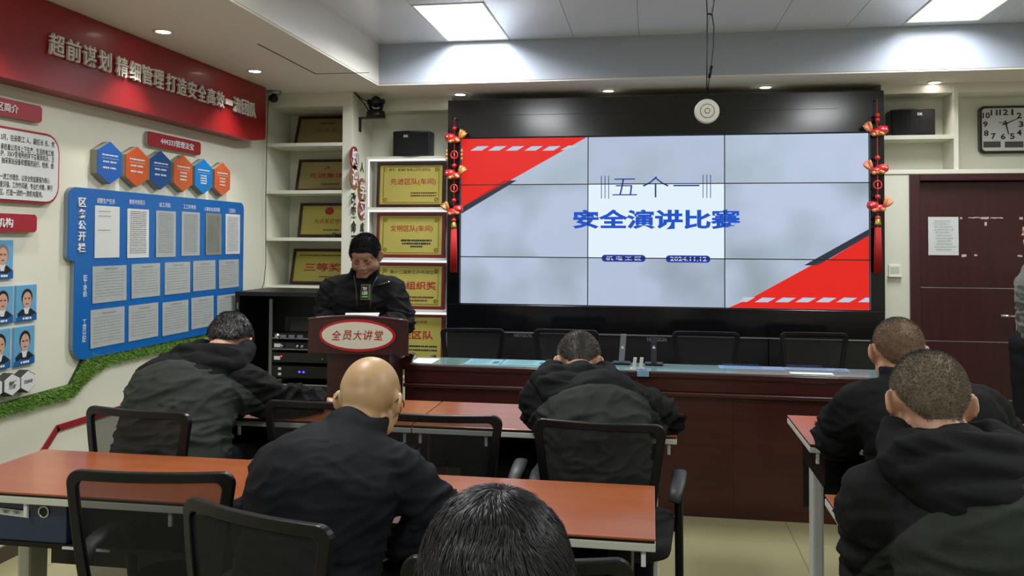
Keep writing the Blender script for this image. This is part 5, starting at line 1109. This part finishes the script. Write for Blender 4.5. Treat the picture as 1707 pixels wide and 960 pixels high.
skins = mat('skin_speaker', (160, 116, 92), 0.5, var=0.06, vscale=14); hmatt = mat('hair_black_matt', (20, 19, 19), 0.7, spec=0.2); hblack = mat('hair_black', (16, 15, 16), 0.42, spec=0.5); hstr = mat('hair_strand_black', (24, 23, 24), 0.42, spec=0.45); hstub = mat('hair_stubble', (86, 74, 60), 0.7, var=0.25, vscale=40); hgrey = mat('hair_strand_grey', (96, 88, 78), 0.5); hdk = mat('hair_dark_brown', (34, 30, 27), 0.55, var=0.2, vscale=30)
cblack = mat('cloth_black', (16, 17, 18), 0.8, bump=0.25, bscale=500, spec=0.15); cnavy = mat('cloth_black_navy', (15, 17, 23), 0.75, bump=0.2, bscale=500, spec=0.2)
def two_tone(name, base, rgb):     # jacket sewn from two cloths: the attribute says where the panel lies
    m = mat(name, base, 0.78, bump=0.25, bscale=450, spec=0.15); nt = m.node_tree; N = nt.nodes; L = nt.links; b = N['Principled BSDF']
    at = N.new('ShaderNodeAttribute'); at.attribute_name = 'panel'; mr = N.new('ShaderNodeMapRange'); mr.inputs['From Min'].default_value = -0.001; mr.inputs['From Max'].default_value = 0.001
    L.new(at.outputs['Fac'], mr.inputs['Value']); mx = N.new('ShaderNodeMix'); mx.data_type = 'RGBA'; mx.inputs[6].default_value = (*lin(base), 1); mx.inputs[7].default_value = (*lin(rgb), 1)
    L.new(mr.outputs['Result'], mx.inputs[0]); L.new(mx.outputs[2], b.inputs['Base Color']); return m
cgrey = two_tone('cloth_black_and_grey_green', (17, 18, 18), (50, 54, 50)); cgrey2 = two_tone('cloth_black_and_olive', (20, 21, 21), (44, 49, 44))
ctrouser = mat('trouser_dark', (22, 23, 26), 0.85, bump=0.2, bscale=400, spec=0.15)
def person(label, J, group=None, jacket=cblack, panel=None, skin=skinm, hair=None, hs=1.0, coatlen=0.0, hood=False, bulk=1.0, face=(0, 1), pitch=40, yaw=0, roll=0, voxb=0.006, name='person', folds=1.0, yoke=None, jm=None, sleeve=1.0, collar=True, ch=0.62):
    """J: joints in world space: pelvis, chest, neck, head, sl, sr, el, er, wl, wr, hl, hr, kl, kr, al, ar"""
    J = {k: Vector(v) for k, v in J.items()}; fw = Vector((face[0], face[1], 0)).normalized(); side = fw.cross(Vector((0, 0, 1)))
    side = (J['sr']-J['sl']).normalized()
    t = thing(name, label, 'person', (J['pelvis'].x, J['pelvis'].y, 0), group=group)
    M = headframe(face, pitch, yaw, roll); HC = J['head']; sp = J['chest'].lerp(J['pelvis'], 0.5)
    if 'waist' in J: sp = J['waist']
    # --- body
    b = MB(); head_shape(b, HC, M, hs)
    nb = HC+M @ Vector((0, -0.030, -0.055)); b.tube([nb, nb.lerp(J['neck'], 0.5)+fw*0.0, J['neck'], J['neck'].lerp(J['chest'], 0.4)], [0.054, 0.056, 0.064, 0.08], 16); b.ball(nb, 0.052, 16, 10)
    torso(b, [(J['pelvis'], 0.155, 0.11), (sp, 0.135, 0.10), (J['chest'], 0.165, 0.115), (J['chest'].lerp(J['neck'], 0.75), 0.10, 0.07)], side)
    for a, e, w in (('sl', 'el', 'wl'), ('sr', 'er', 'wr')):
        capsule(b, J['chest'].lerp(J[a], 0.3), J[a], 0.07, 0.056); limb(b, [J[a], J[e], J[w]], [0.052, 0.040, 0.027])
        d = (J[w]-J[e]).normalized(); up = Vector((0, 0, 1)) if abs(d.z) < 0.9 else fw
        hand(b, J[w]+d*0.01, d, up, -1 if a == 'sl' else 1, 0.55, 1.0)
    for h, k, a in (('hl', 'kl', 'al'), ('hr', 'kr', 'ar')):
        limb(b, [J[h], J[k], J[a]], [0.078, 0.052, 0.036]); capsule(b, J['pelvis'], J[h], 0.10, 0.085)
        capsule(b, J[a]-Vector((0, 0, 0.03)), J[a]+fw*0.15-Vector((0, 0, 0.045)), 0.032, 0.026)
    HCn = np.array(HC)
    def keep(co):
        dd = np.linalg.norm(co-HCn, axis=1); w = np.where(dd < 0.14*hs, 0.55, 1.0)
        for q in ('wl', 'wr'): w = np.where(np.linalg.norm(co-np.array(J[q]), axis=1) < 0.21, 0.22, w)
        return w
    co, fc, ed, lap = vox(b, voxb, 4, keep); nr = normals(co, fc)
    # eye hollows
    for k in (-1, 1):
        ec = np.array(HC+M @ Vector((k*0.031*hs, 0.083*hs, -0.004*hs))); dd = np.linalg.norm(co-ec, axis=1); co -= nr*(0.0065*np.exp(-(dd/0.013)**2))[:, None]
        ec = np.array(HC+M @ Vector((k*0.090*hs, -0.002*hs, -0.016*hs))); dd = np.linalg.norm(co-ec, axis=1); co -= nr*(0.004*np.exp(-(dd/0.008)**2))[:, None]
    body = mesh_from(co, fc, 'body', [skin], t)
    nr = normals(co, fc)
    if hair: hair(co, fc, nr, HC, M, hs, t)
    # --- jacket
    g = 0.020*bulk; j = MB(); C, N_ = J['chest'], J['neck']
    hem = J['pelvis']-(sp-J['pelvis'])*0.0
    low = J['pelvis'] + (J['pelvis']-sp).normalized()*coatlen
    torso(j, [(low, 0.185*bulk, 0.135*bulk), (J['pelvis'].lerp(sp, 0.5), 0.178*bulk, 0.132*bulk), (sp, 0.172*bulk, 0.130*bulk), (C, 0.190*bulk, 0.138*bulk), (C.lerp(N_, 0.7), 0.135*bulk, 0.085*bulk)], side)
    for a, e, w in (('sl', 'el', 'wl'), ('sr', 'er', 'wr')):
        capsule(j, C.lerp(N_, 0.75), J[a]+Vector((0, 0, 0.004)), 0.062*bulk, 0.064*bulk, 16); capsule(j, C, J[a]-Vector((0, 0, 0.03)), 0.10*bulk, 0.07*bulk, 16)
        limb(j, [J[a], J[a].lerp(J[e], 0.5), J[e], J[e].lerp(J[w], 0.55), J[w]+(J[e]-J[w]).normalized()*0.015], [0.066*bulk, 0.064*bulk*sleeve, 0.056*bulk*sleeve, 0.050*bulk*sleeve, 0.038*bulk])
    if collar or hood:
        ax = (nb-N_).normalized(); NC = N_.lerp(nb, ch)
        for k in range(22):    # stand collar: ring of overlapping volumes round the neck
            a = math.pi*1.45*k/21-math.pi*0.225; dr = (-side*math.cos(a)-fw*math.sin(a)); bk_ = max(0, math.sin(a))
            capsule(j, N_+dr*0.078-ax*0.02, NC+dr*0.073+Vector((0, 0, 0.012*bk_)), 0.022, 0.012, 10)
        capsule(j, C.lerp(N_, 0.6), N_-ax*0.01-fw*0.012, 0.10*bulk, 0.074, 18)
    hoodp = None
    if hood:
        h = MB(); K0 = N_.lerp(nb, ch*0.85)
        for k in range(29):
            a = -0.55+(math.pi+1.1)*k/28; sn = max(0, math.sin(a)); dr = (side*math.cos(a)-fw*math.sin(a)*0.95); r = 0.098+0.030*sn
            q = K0+dr*r+Vector((0, 0, -0.016*sn-0.02*(1-sn))); h.ball(q, (0.030, 0.030, 0.036+0.006*math.sin(k*1.7)), 12, 8)
        dn = (C.lerp(N_, 0.35)-fw*0.125*bulk)-(K0-fw*0.115)
        Rm = Matrix((side, fw, Vector((0, 0, 1)))).transposed() @ Matrix.Rotation(-0.5, 3, 'X')
        for f_, wx, wy in ((0.10, 0.160, 0.055), (0.40, 0.165, 0.062), (0.70, 0.140, 0.060), (0.92, 0.098, 0.046)):
            h.ball(K0-fw*0.115+dn*f_, (wx, wy, 0.046), 24, 12, rot=Rm)
        for k in (-1, 1): limb(h, [K0+side*k*0.105+fw*0.01, K0+side*k*0.150-fw*0.07+dn*0.35, K0+side*k*0.10-fw*0.115+dn*0.85], [0.032, 0.038, 0.030])
        hc_, hf_, _, hl_f = vox(h, 0.007, 5); hn = normals(hc_, hf_)
        A_ = np.array([0.008*max(1-abs(noise.noise(Vector((Vector(v).dot(side)*6, Vector(v).dot(fw)*9, v[2]*24+Vector(v).dot(side)*5))))*2.2, -0.1) for v in hc_])
        hoodp = (hc_+hn*A_[:, None]*folds, hf_)
    jc, jf, je, jl = vox(j, 0.0085, 5); jn = normals(jc, jf)
    NE = np.array([list(J['el']), list(J['er'])]); A = np.zeros(len(jc)); spn = np.array(sp)
    for i in range(len(jc)):
        p = Vector(jc[i]); q = Vector((p.dot(side)*5, p.dot(fw)*6, p.z*17+2.5*noise.noise(p*4)))
        r1 = 1-abs(noise.noise(q))*2.2; q2 = Vector((p.dot(side)*9+p.z*6, p.dot(fw)*9, p.z*26-p.dot(side)*7)); r2 = 1-abs(noise.noise(q2+Vector((5, 5, 5))))*2.2
        de = min(np.linalg.norm(NE[0]-jc[i]), np.linalg.norm(NE[1]-jc[i])); wf = 0.35+0.9*math.exp(-(de/0.13)**2)+0.55*math.exp(-((p.z-sp.z)/0.16)**2)
        A[i] = (0.014*max(r1, -0.1)**2*wf+0.010*max(r2, -0.1)**2*wf+0.004*noise.noise(p*9))*folds*(0.5 if (p-N_).length < 0.16 else 1.0)
    jc = jc+jn*A[:, None];     mi = None; mats = [jacket]
    if panel:
        mats = [panel]; axp = (N_-J['pelvis']).normalized(); rel = jc-np.array(N_); sx = rel @ np.array(side); zz = rel @ np.array(axp)
        pv = np.minimum(yoke[0]-yoke[1]*sx**2-zz, yoke[2]-np.abs(sx)); pv = np.minimum(pv, 0.12-(rel @ np.array(fw)))
        seam = np.exp(-(pv/0.006)**2); jc = jc-jn*(0.003*seam)[:, None]
    jo = mesh_from(jc, jf, 'jacket', mats, t, mi)
    if hoodp: mesh_from(hoodp[0], hoodp[1], 'hood', [cblack], t)
    if panel: at = jo.data.attributes.new('panel', 'FLOAT', 'POINT'); at.data.foreach_set('value', pv.astype('f'))
    # --- trousers
    tr = MB()
    for h, k, a in (('hl', 'kl', 'al'), ('hr', 'kr', 'ar')):
        capsule(tr, J['pelvis'], J[h], 0.118, 0.105); limb(tr, [J[h], J[h].lerp(J[k], .5), J[k], J[k].lerp(J[a], .6), J[a]+Vector((0, 0, 0.02))], [0.098, 0.088, 0.070, 0.060, 0.055])
    tc, tf, _, _ = vox(tr, 0.012, 4); tn = normals(tc, tf); tc = tc+tn*np.array([0.006*noise.noise(Vector((v[0]*8, v[1]*8, v[2]*14))) for v in tc])[:, None]
    mesh_from(tc, tf, 'trousers', [ctrouser], t)
    for a in ('al', 'ar'):
        s = MB(); z = J[a].z; f0 = J[a]; s.hexa([(*(f0-fw*0.075+side*q*0.04).xy, 0.0) for q in (-1, 1)][:1]*0+[Vector((*(f0-fw*0.075-side*0.038).xy, 0.0)), Vector((*(f0-fw*0.075+side*0.038).xy, 0.0)), Vector((*(f0+fw*0.19+side*0.036).xy, 0.0)), Vector((*(f0+fw*0.19-side*0.036).xy, 0.0))], [Vector((*(f0-fw*0.065-side*0.036).xy, 0.095)), Vector((*(f0-fw*0.065+side*0.036).xy, 0.095)), Vector((*(f0+fw*0.17+side*0.034).xy, 0.045)), Vector((*(f0+fw*0.17-side*0.034).xy, 0.045))])
        s.build('shoe', blackp, t, bevel=0.015, smooth=True)
    return t, M, HC, jc, jn
def seated(px, py, head, pel, neck, chest, el=None, er=None, wl=None, wr=None, sw=0.18, sdz=-0.05, rot=0.0, waist=None, shx=0.0):
    """seated joints facing +Y (turned by rot degrees)"""
    a = math.radians(rot); fw = Vector((-math.sin(a), math.cos(a), 0)); sd = Vector((math.cos(a), math.sin(a), 0)); p = Vector(pel)
    c = Vector(neck)*0.55+Vector(chest)*0.45
    J = dict(head=head, pelvis=p, neck=neck, chest=chest, sl=c-sd*sw+Vector((0, 0, sdz)), sr=c+sd*sw+Vector((0, 0, sdz)))
    J['hl'] = p-sd*0.09+fw*0.02; J['hr'] = p+sd*0.09+fw*0.02
    for s, k, an in ((-1, 'kl', 'al'), (1, 'kr', 'ar')):
        J[k] = p+sd*s*0.13+fw*0.42+Vector((0, 0, -0.03)); J[an] = Vector((*(J[k]+fw*0.02).xy, 0.085))
    J['el'], J['er'], J['wl'], J['wr'] = el, er, wl, wr
    if waist: J['waist'] = waist
    return J
def fade_mat(name, dark, light):
    m = mat(name, dark, 0.65); nt = m.node_tree; N = nt.nodes; L = nt.links; b = N['Principled BSDF']
    at = N.new('ShaderNodeAttribute'); at.attribute_name = 'fade'; tc = N.new('ShaderNodeTexCoord'); n = N.new('ShaderNodeTexNoise'); n.inputs['Scale'].default_value = 38; n.inputs['Detail'].default_value = 4
    L.new(tc.outputs['Object'], n.inputs['Vector']); a = N.new('ShaderNodeMath'); a.operation = 'MULTIPLY_ADD'; a.inputs[1].default_value = 0.9; a.inputs[2].default_value = -0.45; L.new(n.outputs['Fac'], a.inputs[0])
    c = N.new('ShaderNodeMath'); c.operation = 'ADD'; c.use_clamp = True; L.new(a.outputs[0], c.inputs[0]); L.new(at.outputs['Fac'], c.inputs[1])
    mx = N.new('ShaderNodeMix'); mx.data_type = 'RGBA'; mx.inputs[6].default_value = (*lin(light), 1); mx.inputs[7].default_value = (*lin(dark), 1); L.new(c.outputs[0], mx.inputs[0]); L.new(mx.outputs[2], b.inputs['Base Color']); return m
fadeA, fadeB = fade_mat('crew_cut_brown', (36, 30, 26), (108, 86, 64)), fade_mat('crew_cut_grizzled', (24, 24, 25), (112, 100, 82))
def Hshort(strands, mats, line=None, thick=0.004, L=0.007, seed=1, **k):
    def f(co, fc, nr, HC, M, s, t): hair_from(co, fc, nr, HC, M, s, t, mats, line or crop_line(), thick, strands, L, 'short', seed, wid=0.0007, **k)
    return f
GP = 'seated people listening'
# bald man, centre left
person('bald person in a black blazer with glasses, head bowed over the table',
       seated(0, 0, (-0.762, 2.235, 1.048), (-0.83, 1.93, 0.575), (-0.785, 2.145, 0.975), (-0.81, 2.01, 0.86), el=(-1.03, 2.10, 0.72), er=(-0.52, 2.10, 0.765), wl=(-0.92, 2.24, 0.785), wr=(-0.645, 2.075, 0.70), sw=0.165, sdz=-0.035),
       GP, jacket=cnavy, skin=skinb, pitch=28, yaw=-4, bulk=1.0, folds=0.75, hair=None)
# leftmost hooded man
def Hleft(co, fc, nr, HC, M, s, t): hair_from(co, fc, nr, HC, M, s, t, [hblack, hstr], crop_line(0.06, 0.0, -0.07), 0.016, 4500, 0.022, 'long', 5, wid=0.0011)
person('hooded person in a charcoal and black jacket slumped over the far left table',
       seated(0, 0, (-1.775, 3.36, 1.045), (-1.80, 2.93, 0.585), (-1.79, 3.23, 0.985), (-1.82, 3.09, 0.865), el=(-2.07, 3.24, 0.80), er=(-1.52, 3.28, 0.815), wl=(-1.95, 3.45, 0.785), wr=(-1.42, 3.46, 0.785), sw=0.19, sdz=-0.03),
       GP, jacket=cblack, panel=cgrey, hood=True, pitch=52, yaw=8, ch=0.95, bulk=1.20, folds=1.3, yoke=(-0.10, 0.9, 0.40), hair=Hleft)
# hooded man in the middle
person('hooded person in a charcoal and black jacket bent over the table by the aisle',
       seated(0, 0, (-0.285, 3.38, 1.000), (-0.17, 3.01, 0.58), (-0.265, 3.25, 0.955), (-0.215, 3.10, 0.85), el=(-0.40, 3.24, 0.80), er=(0.045, 3.33, 0.80), wl=(-0.33, 3.45, 0.785), wr=(-0.06, 3.50, 0.785), sw=0.17, sdz=-0.03),
       GP, jacket=cblack, panel=cgrey, hood=True, pitch=48, yaw=4, ch=1.0, bulk=1.08, folds=1.2, yoke=(-0.115, 0.9, 0.40), hair=Hshort(6000, [hdk, hgrey], crop_line(0.06, 0.01, -0.07), 0.005, 0.010, 3))
# right-hand man in the black coat, front row
fz = lambda f: f
person('person with a brown crew cut and black coat at the front right table',
       seated(0, 0, (0.845, 3.10, 1.112), (0.93, 2.86, 0.58), (0.868, 3.03, 1.018), (0.90, 2.93, 0.885), el=(0.63, 3.08, 0.80), er=(1.16, 3.08, 0.80), wl=(0.74, 3.30, 0.785), wr=(1.05, 3.32, 0.785), sw=0.20, sdz=-0.03),
       GP, jacket=cblack, pitch=16, yaw=-6, bulk=1.18, folds=0.9, hair=Hshort(9000, [fadeA, fadeA], crop_line(0.06, 0.0, -0.068), 0.003, 0.005, 4))
# near right man in the grey hooded coat
person('person with a grizzled crew cut and dark olive hooded coat, nearest at right',
       seated(0, 0, (0.640, 2.105, 1.118), (0.76, 1.72, 0.585), (0.665, 2.015, 1.02), (0.72, 1.88, 0.875), el=(0.50, 1.98, 0.72), er=(1.02, 1.98, 0.74), wl=(0.58, 2.12, 0.79), wr=(0.92, 2.16, 0.785), sw=0.20, sdz=-0.035),
       GP, jacket=cblack, panel=cgrey2, hood=True, pitch=22, yaw=-2, bulk=1.22, folds=0.9, yoke=(-0.135, 1.6, 0.24), hair=Hshort(14000, [fadeB, fadeB], crop_line(0.06, -0.002, -0.07), 0.003, 0.0055, 6))
# foreground head
def Hfore(co, fc, nr, HC, M, s, t): hair_from(co, fc, nr, HC, M, s, t, [hblack, hstr], crop_line(0.058, 0.002, -0.062), 0.012, 34000, 0.028, 'long', 11, wid=0.00045)
tfore, Mf, HCf, _, _ = person('person with thick glossy black hair and thin glasses at the bottom centre, nearest the camera',
       seated(0, 0, (-0.178, 0.985, 1.066), (-0.17, 0.74, 0.585), (-0.178, 0.91, 0.965), (-0.175, 0.83, 0.86), el=(-0.42, 0.95, 0.70), er=(0.08, 0.95, 0.70), wl=(-0.28, 1.12, 0.66), wr=(-0.06, 1.12, 0.66), sw=0.17, sdz=-0.04),
       GP, jacket=cblack, pitch=28, yaw=-3, bulk=1.05, hair=Hfore)
def glasses(t, M, HC, s=1.0, mt=None, label=None):
    g = lambda x, y, z: HC+M @ Vector((x*s, y*s, z*s)); o = MB()
    for k in (-1, 1):
        o.tube([g(k*0.066, 0.088, 0.002), g(k*0.080, 0.05, 0.002), g(k*0.087, 0.0, 0.000), g(k*0.089, -0.02, -0.006), g(k*0.087, -0.034, -0.022)], 0.0016, 6)
        o.tube([g(k*(0.034+0.026*math.cos(a)), 0.100-0.012*abs(math.cos(a)) if True else 0, -0.006+0.018*math.sin(a)) for a in [i*math.pi/9 for i in range(18)]], 0.0013, 6, closed=True)
    o.tube([g(-0.009, 0.104, 0.0), g(0, 0.108, 0.003), g(0.009, 0.104, 0.0)], 0.0013, 6); x = o.build('glasses', mt, t, smooth=True)
    return x
glasses(tfore, Mf, HCf, 1.02, chrome)
bald = [o for o in bpy.data.objects if o.get('label', '').startswith('bald person')][0]
glasses(bald, headframe((0, 1), 28, -4), Vector((-0.762, 2.235, 1.048)), 1.0, blackp)
# the speaker behind the lectern, facing the room
def Q(px, py, y): return tuple(P(px, py, Y=y))
HS = Vector(Q(608.5, 423, 4.90))
J = dict(head=HS, neck=Q(605, 462, 5.00), chest=Q(604, 496, 5.03), pelvis=Q(604, 600, 5.06), waist=Q(604, 548, 5.05))
J['sl'] = Vector(Q(655, 482, 5.02)); J['sr'] = Vector(Q(553, 482, 5.02))      # facing the camera: his left is at image right
J['el'] = Vector(Q(668, 534, 4.98)); J['er'] = Vector(Q(540, 534, 4.98)); J['wl'] = Vector(Q(641, 548, 4.80)); J['wr'] = Vector(Q(567, 548, 4.80))
pv = Vector(J['pelvis'])
for s, h, k, a in ((1, 'hl', 'kl', 'al'), (-1, 'hr', 'kr', 'ar')): J[h] = pv+Vector((s*0.09, 0, -0.04)); J[k] = Vector((pv.x+s*0.10, pv.y+0.0, 0.46)); J[a] = Vector((pv.x+s*0.10, pv.y+0.04, 0.085))
hl_ = crop_line(0.060, -0.012, -0.06)
ts, MS, HCs, jcs, jns = person('person standing at the lectern reading from a paper, black jacket with green patch', J, 'people standing at the front', jacket=cblack, skin=skins, face=(0.10, -1), pitch=34, yaw=0, hs=1.08, bulk=1.13, folds=1.2, voxb=0.0045,
       hair=Hshort(16000, [hmatt, hmatt], hl_, 0.004, 0.009, 9))
g = lambda x, y, z: HCs+MS @ Vector((x*1.06, y*1.06, z*1.06))
for k in (-1, 1):
    MB().tube([g(k*0.014, 0.096, 0.018), g(k*0.028, 0.0965, 0.023), g(k*0.046, 0.084, 0.019)], [0.002, 0.0034, 0.0016], 6).build('eyebrow', hblack, ts, smooth=True)
    MB().ball(g(k*0.031, 0.079, -0.005), (0.0135, 0.010, 0.009), 14, 10, rot=MS).build('eyelid', skins, ts, smooth=True)
    MB().tube([g(k*0.018, 0.0875, -0.010), g(k*0.031, 0.0905, -0.0125), g(k*0.044, 0.083, -0.010)], 0.0013, 6).build('lashes', inkblk, ts, smooth=True)
MB().tube([g(-0.021, 0.094, -0.064), g(0, 0.101, -0.0655), g(0.021, 0.094, -0.064)], [0.0022, 0.0052, 0.0022], 8).build('lips', mat('lips', (150, 84, 78), 0.45), ts, smooth=True)
# open jacket front: dark shirt, lapel edge, patch, snap
def on_front(px, py, off=0.004):      # point of the jacket surface seen at this pixel
    d = np.array((P(px, py, Y=5)-EYE).normalized()); v = jcs-np.array(EYE); tt = v @ d; dist = np.linalg.norm(v-tt[:, None]*d, axis=1); m = dist < 0.012
    return EYE+Vector(d)*(float(tt[m].min())-off) if m.any() else P(px, py, Y=4.9)
pc = [on_front(603, 478), on_front(618, 478), on_front(618, 500), on_front(603, 500)]
yy = min(p.y for p in pc)-0.006
pc = [P(602, 474, Y=yy), P(618, 474, Y=yy), P(616.5, 500, Y=yy), P(600.5, 500, Y=yy)]
MB().prism(pc, (0, 0.006, 0)).build('patch', mat('patch_olive', (104, 98, 56), 0.7), ts, bevel=0.001)
pi = [P(603, 476, Y=yy), P(614.5, 476, Y=yy), P(613.5, 498, Y=yy), P(602, 498, Y=yy)]
MB().prism(pi, (0, -0.002, 0)).build('patch_field', mat('patch_black', (12, 13, 12), 0.6), ts)
ptext('TRY', 604.5, 478.5, 612.5, 484, inkwht, ts, Y=yy-0.003, bold=0.03, name='patch_letters'); ptext('LESS', 604, 485.5, 613, 491, inkwht, ts, Y=yy-0.003, bold=0.03, name='patch_letters')
pg = [P(603.5, 493, Y=yy-0.0025), P(613, 493, Y=yy-0.0025), P(613, 495.8, Y=yy-0.0025), P(603.5, 495.8, Y=yy-0.0025)]; MB().prism(pg, (0, -0.001, 0)).build('patch_stripe', mat('patch_green', (70, 200, 60), 0.5), ts)
for px, py, nm, m, r in ((648, 470, 'snap', chrome, 0.007),): MB().ball(on_front(px, py, 0.004), r, 10, 8).build(nm, m, ts, smooth=True)
zp = [on_front(x, y, 0.001) for x, y in ((629, 462), (623, 472), (619, 484), (618, 497), (617, 510), (617, 520))]
MB().tube(zp, 0.0045, 6).build('jacket_placket', mat('placket', (34, 35, 37), 0.6), ts, smooth=True)
zp = [on_front(x, y, 0.001) for x, y in ((590, 458), (592, 470), (594, 484), (595, 500), (595, 515))]
MB().tube(zp, 0.0045, 6).build('jacket_placket', mat('placket', (34, 35, 37), 0.6), ts, smooth=True)
zp = [on_front(x, y, 0.002) for x, y in ((623, 477), (636, 474), (650, 470))]
MB().tube(zp, [0.004, 0.006, 0.004], 6).build('pocket_flap', mat('placket', (34, 35, 37), 0.6), ts, smooth=True)
# person at the door, mostly outside the frame
FXP, FYP = P(1731, 400, Y=5.55).x, 5.55
zh = P(1700, 392, Y=5.55).z
J = dict(head=(FXP, FYP-0.03, zh), neck=(FXP+0.01, FYP, zh-0.15), chest=(FXP+0.02, FYP+0.02, zh-0.30), pelvis=(FXP+0.03, FYP+0.02, 0.90), sl=(FXP-0.03, FYP-0.17, zh-0.23), sr=(FXP+0.10, FYP+0.15, zh-0.23))
J['sl'], J['sr'] = Vector(J['sl']), Vector(J['sr'])
J['er'] = J['sr']+Vector((0.02, 0.04, -0.28)); J['el'] = J['sl']+Vector((0.03, -0.03, -0.28)); J['wr'] = J['er']+Vector((-0.06, 0, -0.22)); J['wl'] = J['el']+Vector((-0.04, 0, -0.23))
pv = Vector(J['pelvis'])
for s, h, k, a in ((1, 'hl', 'kl', 'al'), (-1, 'hr', 'kr', 'ar')): J[h] = pv+Vector((s*0.09, 0, -0.04)); J[k] = Vector((pv.x+s*0.10, pv.y, 0.47)); J[a] = Vector((pv.x+s*0.10, pv.y+0.03, 0.085))
person('person in a grey-green jacket standing by the door, cut off by the right edge', J, 'people standing at the front', jacket=mat('cloth_sage', (78, 82, 74), 0.8, bump=0.25, bscale=450, sheen=0.2), face=(-1, -0.25), pitch=8, bulk=1.0,
       hair=Hshort(4000, [hblack, hstr], None, 0.012, 0.010, 21))
# papers the sitters work on
k = 0
for (x, y, a, lab) in ((-1.62, 3.62, 6, 'white paper on the far left table in front of the hooded man'), (-0.12, 3.60, -8, 'white paper on the front table in front of the middle man'), (0.90, 3.50, 4, 'white paper on the right front table in front of the black-coated man'), (1.30, 3.42, -12, 'white paper on the right front table beside the black-coated man\'s elbow')):
    o = thing('paper_sheet', lab, 'paper', (x, y, TT+0.0005), math.radians(a), 'papers on the training tables')
    MB().box(-0.10, 0.10, -0.14, 0.14, 0, 0.0012).build('sheet', paperm, o, local=True)
